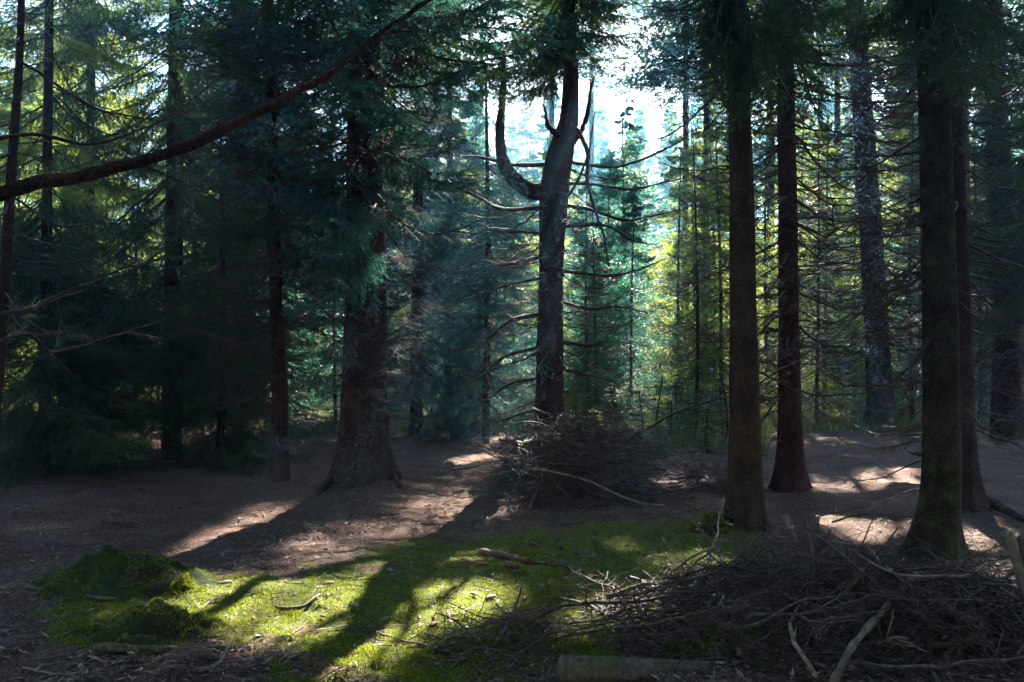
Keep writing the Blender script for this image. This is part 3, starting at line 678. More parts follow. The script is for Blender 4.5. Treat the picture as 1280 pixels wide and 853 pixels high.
# the living tops of the near trees, above the frame, and spruces added out of view to block sky light
def top_crown(T, zb, H, Rr, nb, per, nm, seed):
    rng = np.random.default_rng(seed); arr = crown_arrays(rng, H, zb, Rr, nb, per, .17, .055, .35, .35)
    a0, r0 = T.axis(min(zb, T.A[-1, 2])); x, y = T.base.x+a0.x, T.base.y+a0.y; C = arr[0]
    keep = ~openness(C[:, 0]+x, C[:, 1]+y, C[:, 2]+T.base.z); mb = MB(); crown_mb(mb, arr, keep); crown_wood(mb, rng, *arr[2], .35, 1, .02, 1)
    o = link("crown", mb.mesh("crown", [nm, LIVEWOOD]), T.root); o.location = (a0.x, a0.y, 0)
for T, zb, H, Rr, nm in ((T_big, 7.5, 22, 3.6, N_BLUE), (T_fork, 9.0, 15.5, 1.8, N_DARK), (T_tan, 8.6, 22, 3.0, N_DARK), (T_plum, 8.8, 22, 2.8, N_DARK), (T_lean, 10, 21, 3.0, N_DARK), (T_edge, 7.8, 22, 3.0, N_DARK),
                         (T_beh, 8.2, 21, 2.8, N_DARK), (T_dark, 9.0, 21, 3.0, N_DARK), (T_sweep, 7.4, 14, 2.6, N_DARK)):
    top_crown(T, zb-.6, H, Rr*1.1, 130, 190, nm, int(zb*10))
for k, (x, y, H, zb, Rr) in enumerate(((-3, -1.5, 15, 6, 3.4), (3, 0, 16, 7, 3.4), (-3.9, 1.6, 16, 7.0, 3.4), (4.6, 1.8, 16, 7.0, 3.4))):
    crown_tree("added unseen spruce around the camera, blocking sky light from the clearing", x, y, H, zb, Rr, 70, 110, .19, .07, N_DARK, 350+k, .15, "added unseen spruces blocking sky light", True)

# young sunlit spruces behind, shared meshes
def crown_proto(seed, H, zb, Rr, nb, per, tl, tw, nm, droop=.3, hang=.3):
    rng = np.random.default_rng(seed); arr = crown_arrays(rng, H, zb, Rr, nb, per, tl, tw, droop, hang); mb = MB()
    crown_mb(mb, arr, np.ones(len(arr[0]), bool)); crown_wood(mb, rng, *arr[2], droop, 1, .012)
    return mb.mesh("crown", [nm, LIVEWOOD])
rg = np.random.default_rng(5)
def pole_mesh(H, r, mat):
    mb = MB(); t = np.linspace(0, 1, 10); mb.tube(np.stack([.05*np.sin(t*4), .05*np.cos(t*3)-.05, t*H-.15*(1-t)], -1), r*(1-t)+.012, 8); return mb.mesh("trunk", [mat])
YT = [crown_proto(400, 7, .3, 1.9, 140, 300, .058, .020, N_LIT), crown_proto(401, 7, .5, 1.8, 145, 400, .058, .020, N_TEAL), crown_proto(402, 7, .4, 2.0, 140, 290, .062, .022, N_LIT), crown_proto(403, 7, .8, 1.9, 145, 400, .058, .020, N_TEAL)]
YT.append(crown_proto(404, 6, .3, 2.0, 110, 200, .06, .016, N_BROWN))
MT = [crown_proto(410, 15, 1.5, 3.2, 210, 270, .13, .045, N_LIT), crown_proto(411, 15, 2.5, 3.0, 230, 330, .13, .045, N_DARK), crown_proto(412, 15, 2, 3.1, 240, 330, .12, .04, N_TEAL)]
YP = pole_mesh(7, .042, BARK_RED); MP = pole_mesh(15, .12, BARK_RED)
def copytree(crown, pole, x, D, sc, label, group, rz):
    t = thing("spruce_tree", label, "spruce tree", (x, D, float(height(x, D))), group)
    a_ = link("trunk", pole, t); b_ = link("crown", crown, t); t.scale = (sc, sc, sc); t.rotation_euler.z = rz; return t
young = [(790, 20, .75, 1), (735, 22, .85, 3), (640, 21, .7, 1), (600, 19, .62, 3), (850, 22, 1.0, 0), (900, 20, .95, 2), (960, 22, 1.1, 0), (1030, 21, 1.0, 2), (1070, 24, 1.2, 0),
         (1150, 22, 1.0, 1), (540, 20, .8, 3), (480, 21, .9, 1), (420, 19, .8, 3), (330, 20, 1.0, 1), (240, 20, .9, 2), (170, 21, 1.1, 0), (90, 20, 1.0, 2), (20, 21, 1.1, 0), (-40, 18, 1.0, 0),
         (1230, 20, .9, 1), (1290, 22, 1.0, 0), (690, 25, 1.1, 0), (570, 26, 1.2, 2), (760, 27, 1.1, 1), (1000, 27, 1.3, 2), (870, 27, 1.2, 0), (130, 26, 1.3, 2), (380, 26, 1.3, 3), (1120, 28, 1.4, 0), (1200, 27, 1.3, 2)]
for k in range(26): young.append((R.uniform(-80, 1360), R.uniform(24, 33), R.uniform(.9, 1.5), R.choice((0, 0, 2, 2, 1, 3))))
for k, (x, y, sc) in enumerate(((-3, -5, 1), (3, -6, 1), (-9, -6, 1.1), (9, -7, 1.1), (-1, -12, 1.3), (-6, -13, 1.3), (6, -13, 1.3), (12, -2, 1.1), (-12, -1, 1.1), (13, 5, 1), (-13, 6, 1), (-6.5, 1, .9), (6.6, 0, .9), (-15, 12, 1.1), (16, 13, 1.0), (0, -4.2, .8), (-6, -3, 1), (5.5, -4, 1), (-8.5, 4, .9), (7.5, 3, .9), (-10.5, 8.5, .9), (9.8, 7.5, .8), (-5.2, -1, .8), (5.0, -1.5, .8), (0, -3, .7), (-2.6, -3.2, .8), (2.8, -3.4, .8))):
    copytree(MT[1], MP, x, y, sc, "added unseen spruce around the camera, blocking sky light from the clearing", "added unseen spruces blocking sky light", k*1.3)  # added out of view behind and beside the camera to deepen the shade
young += [(870, 19, .9, 4), (1020, 18.5, .85, 4), (1140, 19, .95, 4), (1225, 18, .9, 4), (745, 21, .7, 4), (450, 18, .7, 4)]
YLI = {}
for k, (px, D, sc, v_) in enumerate(young):
    x = (px-640)/FPX*D; col_ = "brownish" if v_ == 4 else "teal" if v_ in (1, 3) else "yellowish"; far_ = "farther" if D >= 24 else "nearer"
    r = copytree(YT[v_], YP, x, D, sc, "young spruce", "young %s undergrowth spruces, %s rank" % (col_, far_), R.uniform(0, 6)); YLI.setdefault((far_, col_), []).append((px, r))
for (far_, col_), l in YLI.items(): place_labels(l, "%s young %s spruce" % (far_, col_))
mid = [(6.0, 45, .8, 0), (4.6, 44, .76, 2), (6.8, 47, .85, 2), (5.4, 53, .98, 0), (7.6, 53, .98, 2), (3.0, 50, .85, 2), (4.1, 58, 1.0, 0), (-2.2, 50, .85, 0), (8.2, 46, .9, 0), (-.6, 37, .62, 0), (1.0, 39, .66, 2), (2.6, 36, .60, 0), (3.9, 41, .66, 2), (-1.9, 40, .72, 0), (5.2, 38, .72, 0), (1.9, 46, .8, 2), (-13, 36, .85, 0), (-9.5, 40, .95, 1), (-17, 33, .9, 0), (-21, 36, 1, 2), (-4.6, 44, .8, 0), (-.9, 46, .72, 2), (3.2, 47, .72, 0), (6.8, 50, .85, 2), (9.6, 43, .95, 0), (13.5, 42, 1, 0), (17, 38, 1, 1), (20, 42, 1.1, 0), (24, 37, 1, 2),
       (-26, 42, 1.1, 1), (-14, 48, 1.1, 2), (0, 62, 1, 1), (6, 64, 1, 0), (-8, 58, 1.1, 0), (12, 58, 1.1, 2), (20, 56, 1.2, 0), (28, 52, 1.2, 1), (-18, 60, 1.3, 0), (-28, 56, 1.3, 2), (4.5, 38, .6, 0), (-2.5, 36, .6, 2)]
for k in range(46):
    D = R.uniform(44, 84); px = -60+1400*(k+R.random())/46; mid.append(((px-640)/FPX*D, D, min(R.uniform(.85, 1.15) if 540 < px < 840 else R.uniform(1.1, 1.5), .5*(D-14)/15), R.choice((0, 1, 2, 0))))
ML = {}
for k, (x, D, sc, v_) in enumerate(mid):
    hue = ("yellowish", "dark", "bluish")[v_]; far_ = "remote" if D > 50 else "distant"
    r = copytree(MT[v_], MP, x, D, sc, "distant spruce", "%s %s spruces in the background" % (far_, hue), R.uniform(0, 6)); ML.setdefault((far_, hue), []).append((x/D*FPX+640, r))
for (far_, hue), l in ML.items(): place_labels(l, "%s %s spruce" % (far_, hue))

# ------------------------------------------------------------------ let the sun through the gaps: drop boughs and dead branches that hang across them
_vc = {}
def sample(me):
    if me.name not in _vc:
        a_ = np.empty(len(me.vertices)*3, np.float32); me.vertices.foreach_get("co", a_); a_ = a_.reshape(-1, 3); _vc[me.name] = a_[::max(1, len(a_)//260)]
    return _vc[me.name]
MAIN = [o_ for o_ in OPEN[:18]]
_all = OPEN[:]; dropped = 0; AIMS = [aim(515, 430, 9.9, .2, .4), aim(515, 310, 9.9, .2, .4), aim(370, 565, 9.6, .4, .15), aim(420, 320, 8.8, .25, .3), aim(700, 330, 12.7, .3, .6)]
for o in list(COL.objects):
    if o.name.split(".")[0] not in ("bough", "dead_branch") or o.parent is None or o.data.name.startswith("limb"): continue
    Vs = sample(o.data); M_ = np.array(Matrix.Translation(o.parent.location) @ Matrix.LocRotScale(o.location, o.rotation_euler, o.scale)); W_ = Vs@M_[:3, :3].T+M_[:3, 3]
    bo = o.name.startswith("bough"); OPEN[:] = MAIN+(AIMS if bo and o.parent not in (T_big.root, T_fork.root) else [])
    fr = float(openness(W_[:, 0], W_[:, 1], W_[:, 2], .02).mean())
    if fr > (.035 if bo else .22): bpy.data.objects.remove(o); dropped += 1
OPEN[:] = _all
print("DROPPED", dropped)

# ------------------------------------------------------------------ brush heaps
def twig_mass(rng, N, cx, cy_, rx, ry, top, rad=(.002, .007), ln=(.25, .9), flat=.35):
    mb = MB()
    for k in range(N):
        a_ = rng.uniform(0, 2*PI); q = rng.random()**.6; x = cx+rx*q*math.cos(a_); y = cy_+ry*q*math.sin(a_)
        hh = top*(1-q*q); z = float(height(x, y))+hh*rng.random()**.8+.01
        d = np.array((math.cos(b := rng.uniform(0, 2*PI)), math.sin(b), rng.normal(0, flat))); l = rng.uniform(*ln)
        pts = sub_pts(np.array((x, y, z))-d*l*.5, d, l, 6, rng, rng.uniform(-.5, .5), .22); pts[:, 2] = np.maximum(pts[:, 2], height(pts[:, 0], pts[:, 1])+.003)
        r = rad[0]*math.exp(rng.normal(.35, .5))*(1 if rng.random() < .94 else 2.6); mb.tube(pts, np.linspace(r, r*.4, 6), 3)
        for j in range(rng.integers(0, 3)):
            mb.tube(sub_pts(pts[rng.integers(1, 5)], d+rng.normal(0, .8, 3), l*.3, 3, rng, .2, .1), (r*.5, r*.4, r*.25), 3)
    return mb
def heap(label, thick, N, cx, cy_, rx, ry, top, seed, ninst, **kw):
    rng = np.random.default_rng(seed); rd = random.Random(seed); t = thing("brush_heap", label, "brush heap", (cx, cy_, 0))
    mb = twig_mass(rng, N, cx, cy_, rx, ry, top, **kw); me = mb.mesh("twig_tangle", [BRUSH]); o = link("twig_tangle", me, t); o.location = (-cx, -cy_, 0); o['kind'] = 'stuff'
    for k in range(ninst):
        a_ = rd.uniform(0, 2*PI); q = rd.random()**.6; x = cx+rx*q*math.cos(a_); y = cy_+ry*q*math.sin(a_)
        o = link("branch", rd.choice(DBB), t); o.location = (x-cx, y-cy_, float(height(x, y))+top*(1-q*q)*rd.random()+.03)
        o.rotation_euler = (rd.uniform(-.6, .6), rd.uniform(-.35, .2), rd.uniform(0, 2*PI)); s_ = rd.uniform(.35, .8); o.scale = (s_,)*3
    for k in range(thick):
        a_ = rd.uniform(0, 2*PI); q = rd.random()**.7*.9; x = cx+rx*q*math.cos(a_); y = cy_+ry*q*math.sin(a_); l = rd.uniform(.4, 1.2); b = rd.uniform(0, 2*PI)
        d = np.array((math.cos(b), math.sin(b), rd.uniform(-.2, .35))); z = float(height(x, y))+top*(1-q*q)*rd.uniform(.6, 1.1)+.03
        pts = sub_pts(np.array((x, y, z))-d*l*.5, d, l, 9, rng, rd.uniform(-.3, .3), .16); pts[:, 2] = np.maximum(pts[:, 2], height(pts[:, 0], pts[:, 1])+.01)
        r = rd.uniform(.006, .014); mb = MB(); rr = np.linspace(r, r*rd.uniform(.4, .8), 9); mb.tube(pts-np.array((cx, cy_, 0)), rr, 6)
        for j in range(rd.randint(1, 5)): mb.tube(sub_pts(pts[rd.randint(1, 7)]-np.array((cx, cy_, 0)), d+rng.normal(0, .9, 3), rd.uniform(.04, .3), 5, rng, .2, .15), np.linspace(r*.5, r*.2, 5), 4)
        link("stick", mb.mesh("stick", [rd.choice((BRUSH, LOGWOOD, DEAD, PALEWOOD))]), t)
    return t
hx, hy = gxy(735, 622)
heap("heap of dead brushwood piled round the foot of the middle tree", 26, 1400, hx-.08, hy+.3, .9, 1.2, .78, 51, 70)
hx2, hy2 = gxy(1010, 800)
heap("wide tangle of dry brushwood across the lower right foreground", 34, 2700, hx2+.38, hy2+.1, 1.6, .9, .34, 52, 80, ln=(.12, .6), rad=(.0017, .005))
hx3, hy3 = gxy(690, 800)
heap("thin scatter of thorny dead twigs on the moss at bottom centre", 0, 220, hx3-.15, hy3-.15, .55, .35, .14, 53, 9, ln=(.12, .5), rad=(.0016, .004))
heap("low pale tangle of arching dead twigs behind the middle tree", 0, 380, 1.55, 13.4, .9, .9, .8, 54, 20)
heap("small sunlit clump of dead twigs between the middle tree and grey-tan trunk", 0, 160, 2.25, 10.2, .4, .3, .28, 55, 5)

# ------------------------------------------------------------------ sticks, logs, stakes
def stick(name, label, cat, pts, r0, r1, mat, sides=8, seed=0, wob=.006, group=None, stubs=0, flat=1.0):
    base = Vector(pts[0]); t = np.array([tuple(Vector(p)-base) for p in pts], float)
    tt = np.linspace(0, len(t)-1, 6*(len(t)-1)+1); Q = catmull(t, tt); rng = np.random.default_rng(seed)
    Q += np.cumsum(rng.normal(0, wob, Q.shape), 0)*.5; f = np.linspace(0, 1, len(Q)); mb = MB()
    mb.tube(Q, (r0+(r1-r0)*f)*(1+.12*rng.normal(0, 1, len(Q))*(1 if sides < 9 else .5)), sides)
    for k in range(stubs):
        i = rng.integers(1, len(Q)-1); mb.tube(sub_pts(Q[i], rng.normal(0, 1, 3)+np.array((0, 0, .6)), rng.uniform(.03, .12), 3, rng, 0), (r1*.5, r1*.4, r1*.25), 4)
    o = link(name, mb.mesh(name, [mat])); o.location = base; return tag(o, label, cat, group)
def G(px, py, dz=0.0, D=None):
    x, y = gxy(px, py); return Vector((x, y, float(height(x, y))+dz))
# bottom log with cut end
lg = thing("log", "cut log with a mossy underside lying in the brush at bottom centre", "log", P(702, 834, 4.15))
mb = MB(); q0 = P(702, 834, 4.15); q1 = P(905, 842, 4.3); ax = np.array(q1-q0); tt = np.linspace(0, 1, 26); rngl = np.random.default_rng(2)
mb.tube(tt[:, None]*ax[None], .060*(1+.10*(fbm(tt*9, tt*0, 4, 3)-.5)), 22, 0, False)
link("bark", mb.mesh("log_bark", [LOGWOOD]), lg)
mb = MB(); axn = ax/np.linalg.norm(ax); mb.tube(np.stack([-axn*.004, axn*.01]), (.058, .060), 22); m, n, out = new_mat("cut_rings"); wv = n.nodes.new("ShaderNodeTexWave"); wv.wave_type = 'RINGS'; wv.rings_direction = 'X'; wv.inputs["Scale"].default_value = 55; wv.inputs["Distortion"].default_value = 2.5
n.links.new(coords(n), wv.inputs["Vector"]); n.links.new(pbsdf(n, ramp(n, wv.outputs["Fac"], [(.2, (.10, .07, .045)), (.8, (.24, .18, .12))]), .8, .2, bump(n, wv.outputs["Fac"], .5, .003)), out.inputs[0])
link("cut_end", mb.mesh("cut_end", [m]), lg)
stick("broken_stick", "pale split stick with a mossy lower end leaning through the right-hand brush", "stick", [P(1035, 862, 3.9), P(1062, 805, 4.1), P(1100, 765, 4.5), P(1145, 718, 4.9)], .020, .017, PALEWOOD, 6, 3, .004, stubs=3)
stick("broken_stick", "thick dark broken stick poking left out of the right-hand brush", "stick", [P(1005, 768, 4.6), P(1040, 742, 4.7), P(1074, 716, 4.85)], .014, .018, LOGWOOD, 8, 4, .003, stubs=2)
stick("stub_post", "short upright dark stub standing in the right-hand brush", "stick", [P(1112, 745, 4.9), P(1112, 718, 4.9), P(1113, 690, 4.9)], .013, .013, LOGWOOD, 8, 5, .002)
stick("upright_twig", "thin pale twig sticking straight up from the brush left of the short stub", "twig", [P(1014, 745, 4.9), P(1016, 700, 4.95), P(1011, 660, 5.0), P(1003, 625, 5.0)], .006, .003, PALEWOOD, 5, 6, .003)
stick("fallen_branch", "bluish branch lying in the lower right brush below the split stick", "branch", [P(1095, 803, 4.3), P(1150, 803, 4.35), P(1240, 797, 4.5), P(1300, 800, 4.5)], .016, .018, LOGWOOD, 8, 7, .004, stubs=3)
stick("fallen_branch", "reddish branch half buried in the right-hand brush behind the bluish one", "branch", [P(1130, 785, 4.6), P(1180, 786, 4.7), P(1270, 780, 4.8)], .02, .02, CHUNK, 8, 8, .004)
stick("curved_stick", "dark hooked stick standing in the brush right of the short stub", "stick", [P(1165, 765, 4.7), P(1158, 745, 4.75), P(1160, 720, 4.8), P(1175, 705, 4.9)], .011, .006, DEAD, 6, 9, .003)
stick("fallen_branch", "long thin grey branch slanting up to the right near the leaning stake", "branch", [P(1185, 765, 4.6), P(1225, 735, 4.9), P(1265, 715, 5.2), P(1290, 700, 5.3)], .013, .009, DEAD, 6, 10, .004, stubs=4)
stick("fallen_branch", "bleached stick resting on the front of the central brush heap", "branch", [P(655, 585, 8.9), P(690, 590, 8.7), P(735, 600, 8.5), P(790, 625, 8.3), P(830, 632, 8.2)], .013, .008, PALEWOOD, 6, 11, .005, stubs=3)
stick("fallen_branch", "dark stick propped upright on the left of the central brush heap", "branch", [G(659, 652), P(668, 620, 8.7), P(680, 590, 9.0), P(678, 555, 9.2)], .016, .010, DEAD, 6, 12, .005, stubs=4)
stick("fallen_branch", "short bent stick at the front foot of the central brush heap", "branch", [G(705, 662), P(718, 645, 8.2), P(740, 628, 8.5)], .012, .008, DEAD, 6, 13, .004, stubs=2)
stick("fallen_branch", "arching dead branch stretching right from the central heap towards the grey-tan trunk", "branch", [P(770, 560, 10.5), P(830, 525, 10.3), P(880, 505, 10), P(912, 498, 9.6)], .014, .006, DEAD, 6, 14, .005, stubs=10)
stick("fallen_branch", "thorny arching branch reaching left from the brush over the moss", "branch", [P(650, 788, 4.7), P(690, 762, 4.75), P(740, 752, 4.8), P(800, 750, 4.9), P(850, 740, 5.1)], .008, .010, BRUSH, 6, 15, .004, stubs=16)
stick("fallen_branch", "knotted looping twig rising beside the arching branch over the moss", "branch", [P(790, 808, 4.5), P(788, 775, 4.6), P(780, 745, 4.7), P(795, 733, 4.8), P(815, 735, 4.9)], .009, .006, BRUSH, 6, 16, .004, stubs=12)
stick("fallen_branch", "bowed reddish twig lying on the moss at bottom centre", "branch", [G(560, 846), P(590, 811, 4.5), P(625, 812, 4.5), P(655, 828, 4.4)], .007, .008, BRUSH, 6, 17, .003, stubs=8)
stick("fallen_branch", "thin twig rising above the bowed one at bottom centre", "branch", [G(590, 840), P(600, 800, 4.7), P(622, 778, 4.8)], .006, .003, BRUSH, 5, 18, .003, stubs=5)
stick("fallen_branch", "pale curved twig on the ground near the bottom left mound", "branch", [P(138, 815, 4.75), P(160, 801, 4.8), P(195, 798, 4.8), P(220, 806, 4.75)], .007, .006, PALEWOOD, 6, 19, .002)
stick("fallen_branch", "mossy thin log lying below the front moss mound", "branch", [G(120, 826, .02), G(200, 822, .02), G(292, 816, .02)], .022, .02, LOGWOOD, 8, 20, .003, stubs=2)
stick("fallen_branch", "pale bent stick right of the mossy thin log", "branch", [G(250, 852, .02), G(275, 838, .02), G(290, 812, .03)], .010, .009, PALEWOOD, 6, 21, .003)
stick("fallen_branch", "dark stick lying left between the two moss mounds", "branch", [G(35, 752, .02), G(90, 758, .02), G(148, 763, .02)], .016, .013, LOGWOOD, 8, 22, .003)
stick("fallen_branch", "yellowish twig at the very bottom left corner", "branch", [G(30, 832, .01), G(60, 843, .02), G(100, 852, .01)], .007, .006, PALEWOOD, 6, 23, .002)
stick("fallen_branch", "curving stick on the moss in front of the light streak", "branch", [G(345, 768, .015), G(375, 770, .02), G(400, 760, .02)], .012, .010, DEAD, 6, 24, .003)
stick("fallen_branch", "small pale stick on the bare path behind the thick trunk", "branch", [G(563, 598, .02), G(600, 592, .02)], .018, .012, PALEWOOD, 6, 25, .003)
stick("fallen_branch", "long dead branch lying on the needles between the right-hand trunks", "branch", [G(1040, 655, .06), P(1080, 642, 7.6), P(1130, 645, 7.8), P(1160, 640, 8)], .010, .006, DEAD, 6, 26, .004, stubs=8)
# split red-brown wood on the moss
for (a_, b_, c_, d_, r_, lab, sd) in ((603, 692, 662, 712, .032, "red-brown chunk of split rotten wood lying on the moss", 1), (578, 702, 612, 714, .018, "thin rotten stick beside the red-brown chunk", 2), (632, 716, 645, 722, .022, "small orange rotten lump in front of the red-brown chunk", 3),
                                      (668, 710, 745, 728, .012, "dark curved twig beside the blue-green seedlings", 4)):
    stick("rotten_wood", lab, "wood", [G(a_, b_, r_*.7), G((a_+c_)/2, (b_+d_)/2, r_*.8), G(c_, d_, r_*.6)], r_, r_*.75, CHUNK if sd != 4 else DEAD, 7, 60+sd, .004)
# broken stake at the right edge
st = thing("broken_stake", "weathered split stake leaning at the right edge of the photo", "stake", P(1285, 775, 4.6))
mb = MB()
def slab(p0, p1, wv, tv, jag, seed):
    rng = np.random.default_rng(seed); p0 = np.array(p0); p1 = np.array(p1); nseg = 9; V = []
    for k in range(nseg):
        f = k/(nseg-1); c_ = p0+(p1-p0)*f; w1 = np.array(wv)*(1+.06*rng.normal()); t1 = np.array(tv)
        top = (k == nseg-1)
        for sx, sy in ((-1, -1), (0, -1.15), (1, -1), (1, 1), (0, 1.1), (-1, 1)):
            V.append(c_+w1*sx+t1*sy+(np.array((0, 0, rng.uniform(-jag, jag))) if top else rng.normal(0, .001, 3)))
    F = []
    for k in range(nseg-1):
        for j in range(6): a_ = k*6+j; b_ = k*6+(j+1) % 6; F += [(a_, b_, b_+6), (a_, b_+6, a_+6)]
    e = (nseg-1)*6; F += [(e, e+1, e+2), (e, e+2, e+3), (e, e+3, e+4), (e, e+4, e+5)]
    return V, F
b_ = st.location
mb.add(*slab(P(1292, 790, 4.6)-b_, P(1260, 664, 4.75)-b_, (.024, .01, .004), (.0, .022, 0), .02, 1), 0, False)
link("split_face", mb.mesh("split_face", [PALEWOOD]), st)
mb = MB(); mb.add(*slab(P(1300, 790, 4.66)-b_, P(1276, 668, 4.82)-b_, (.03, .012, .004), (0, .02, 0), .03, 2), 0, False)
link("split_half", mb.mesh("split_half", [LOGWOOD]), st)

# ------------------------------------------------------------------ moss mounds
def moss_mat():
    m, n, out = new_mat("moss_mat"); v = coords(n); f = noise(n, 30, v, 6, .75); g_ = noise(n, 4, v, 4)
    c = ramp(n, f, [(.3, (.02, .03, .006)), (.5, (.06, .095, .012)), (.75, (.13, .17, .03))])
    c = mixc(n, ramp(n, g_, [(.42, (0, 0, 0)), (.62, (.9, .9, .9))]), c, (.04, .03, .022))
    n.links.new(pbsdf(n, c, .9, .2, bump(n, noise(n, 110, v, 4, .8), 1.0, .02)), out.inputs[0]); return m
MOSSM = moss_mat()
MOUNDS = []
def mound(label, px, py, rx, ry, h, seed):
    x, y = gxy(px, py); z = float(height(x, y)); n1 = 70; t = np.linspace(-1.15, 1.15, n1); X, Y = np.meshgrid(t, t)
    r = np.sqrt(X*X+Y*Y)*(1+.35*(fbm(X*1.5+seed, Y*1.5, seed, 3)-.5)); prof = np.clip(1-r*r/1.15, 0, 1)**1.35
    Zm = h*prof*(.8+1.5*(fbm(X*2.2+seed, Y*2.2, seed+1, 4)-.5)+.9*(fbm(X*5+seed, Y*5, seed+3, 3)-.4))+.03*(fbm(X*12, Y*12, seed+2, 3)-.5)*(prof > 0)-.035*(prof <= .02)
    Xw = x+X*rx; Yw = y+Y*ry; Zw = height(Xw, Yw)-.02+Zm-z
    mb = MB(); idx = np.arange(n1*n1).reshape(n1, n1); a, b, c, d = idx[:-1, :-1], idx[:-1, 1:], idx[1:, 1:], idx[1:, :-1]
    mb.add(np.stack([X*rx, Y*ry, Zw], -1), np.concatenate([np.stack([a, b, c], -1).reshape(-1, 3), np.stack([a, c, d], -1).reshape(-1, 3)]))
    root = thing("moss_mound", label, "moss mound", (x, y, z)); link("hummock", mb.mesh("hummock", [MOSSM]), root)
    MOUNDS.append((root, X*rx, Y*ry, Zw, prof)); return root
mound("large shaded moss mound at lower left, the rear of the pair", 160, 738, .58, .52, .20, 71)
mound("smaller peaked moss mound in front of the large one at lower left", 195, 800, .42, .36, .14, 72)
mound("little sunlit moss hump at the right end of the large mound", 232, 752, .14, .12, .10, 73)
mound("mossy root hump at the foot of the grey-tan trunk", 888, 668, .20, .16, .12, 74)

# ------------------------------------------------------------------ moss blades, litter, grass (uncountable)
def blades(rng, X, Y, Z, ln, wd, lean=.6):
    N = len(X); d = np.stack([rng.normal(0, lean, N), rng.normal(0, lean, N), np.ones(N)], -1); d /= np.linalg.norm(d, axis=1, keepdims=True)
    a_ = rng.uniform(0, 2*PI, N); sd = np.stack([np.cos(a_), np.sin(a_), np.zeros(N)], -1); l = ln*rng.uniform(.4, 1.3, (N, 1)); Pp = np.stack([X, Y, Z], -1)
    return np.stack([Pp-sd*wd/2, Pp+sd*wd/2, Pp+d*l], 1)
m, n, out = new_mat("moss_blade"); geo = n.nodes.new("ShaderNodeNewGeometry")
c1 = ramp(n, geo.outputs["Random Per Island"], [(0, (.06, .09, .006)), (.6, (.20, .25, .010)), (1, (.42, .43, .05))])
t = n.nodes.new("ShaderNodeBsdfTranslucent"); n.links.new(c1, t.inputs[0]); mx = n.nodes.new("ShaderNodeMixShader"); mx.inputs[0].default_value = .45
n.links.new(pbsdf(n, c1, .7, .2), mx.inputs[1]); n.links.new(t.outputs[0], mx.inputs[2]); n.links.new(mx.outputs[0], out.inputs[0]); MB_MAT = m
rng = np.random.default_rng(77); N = 420000
U = rng.random(N); Y = 3.9/(1-U*(1-3.9/9.8)); X = (rng.random(N)*2-1)*.62*Y
mm = mossness(X, Y); k = rng.random(N) < mm**1.5*.95; X, Y = X[k], Y[k]
cl = fbm(X*14, Y*14, 91, 2)
V = blades(rng, X, Y, height(X, Y)-.002+.016*(cl-.35), .017, .0042)
V[:, :, 2] += (.024*(cl-.45))[:, None]; V[:, 2, 2] += (.012*(fbm(X*30, Y*30, 92, 2)-.5))
mb = MB(); mb.add(V.reshape(-1, 3), np.arange(len(V)*3).reshape(-1, 3), 0, False)
tag(link("moss", mb.mesh("moss", [MB_MAT])), "carpet of green moss covering the clearing floor", "moss", kind='stuff')
for root, Xm, Ym, Zm, pr in MOUNDS:
    f = (pr.ravel() > .03) & (fbm(Xm.ravel()*7+3, Ym.ravel()*7, 9, 3) > .47); xs, ys, zs = Xm.ravel()[f], Ym.ravel()[f], Zm.ravel()[f]; nn = 3400; i = rng.integers(0, len(xs), nn)
    V = blades(rng, xs[i]+rng.normal(0, .006, nn), ys[i]+rng.normal(0, .006, nn), zs[i], .022, .0045)
    mb = MB(); mb.add(V.reshape(-1, 3), np.arange(nn*3).reshape(-1, 3), 0, False); o = link("moss_blades", mb.mesh("moss_blades", [MB_MAT]), root); o['kind'] = 'stuff'
# litter: flat scraps and short twigs
m, n, out = new_mat("litter_mat"); geo = n.nodes.new("ShaderNodeNewGeometry")
c1 = ramp(n, geo.outputs["Random Per Island"], [(0, (.05, .03, .025)), (.4, (.15, .095, .08)), (.75, (.24, .165, .135)), (1, (.36, .27, .22))])
n.links.new(pbsdf(n, c1, .6, .4), out.inputs[0]); LIT = m
N = 85000; U = rng.random(N); Y = 3.9/(1-U*(1-3.9/17)); X = (rng.random(N)*2-1)*.64*Y
mm = mossness(X, Y); k = (rng.random(N) > mm*.82) & (rng.random(N) < .25+1.3*sm(.35, .65, fbm(X*2.5, Y*2.5, 66, 4))); X, Y = X[k], Y[k]; N = len(X)
big = rng.random(N) < .12
L_ = np.where(big, rng.uniform(.03, .08, N), rng.uniform(.012, .035, N)); W_ = L_*rng.uniform(.12, .4, N)
a_ = rng.uniform(0, 2*PI, N); tl_ = rng.normal(0, .25, N)
d = np.stack([np.cos(a_), np.sin(a_), tl_], -1); sd = np.stack([-np.sin(a_), np.cos(a_), rng.normal(0, .35, N)], -1)
C = np.stack([X, Y, height(X, Y)+.006+.25*L_*np.abs(tl_)], -1); up = np.zeros((N, 3)); up[:, 2] = W_*.35
Lc, Wc = L_[:, None]/2, W_[:, None]/2
V = np.stack([C-d*Lc, C-sd*Wc+up*.2, C+d*Lc, C+sd*Wc+up*.2, C+up], 1)
F = np.array([(0, 1, 4), (1, 2, 4), (2, 3, 4), (3, 0, 4)])[None]+np.arange(N)[:, None, None]*5
mb = MB(); mb.add(V.reshape(-1, 3), F.reshape(-1, 3), 0, False)
tag(link("leaf_litter", mb.mesh("leaf_litter", [LIT])), "scattered bark scraps and dead leaves on the forest floor", "litter", kind='stuff')
mb = MB()
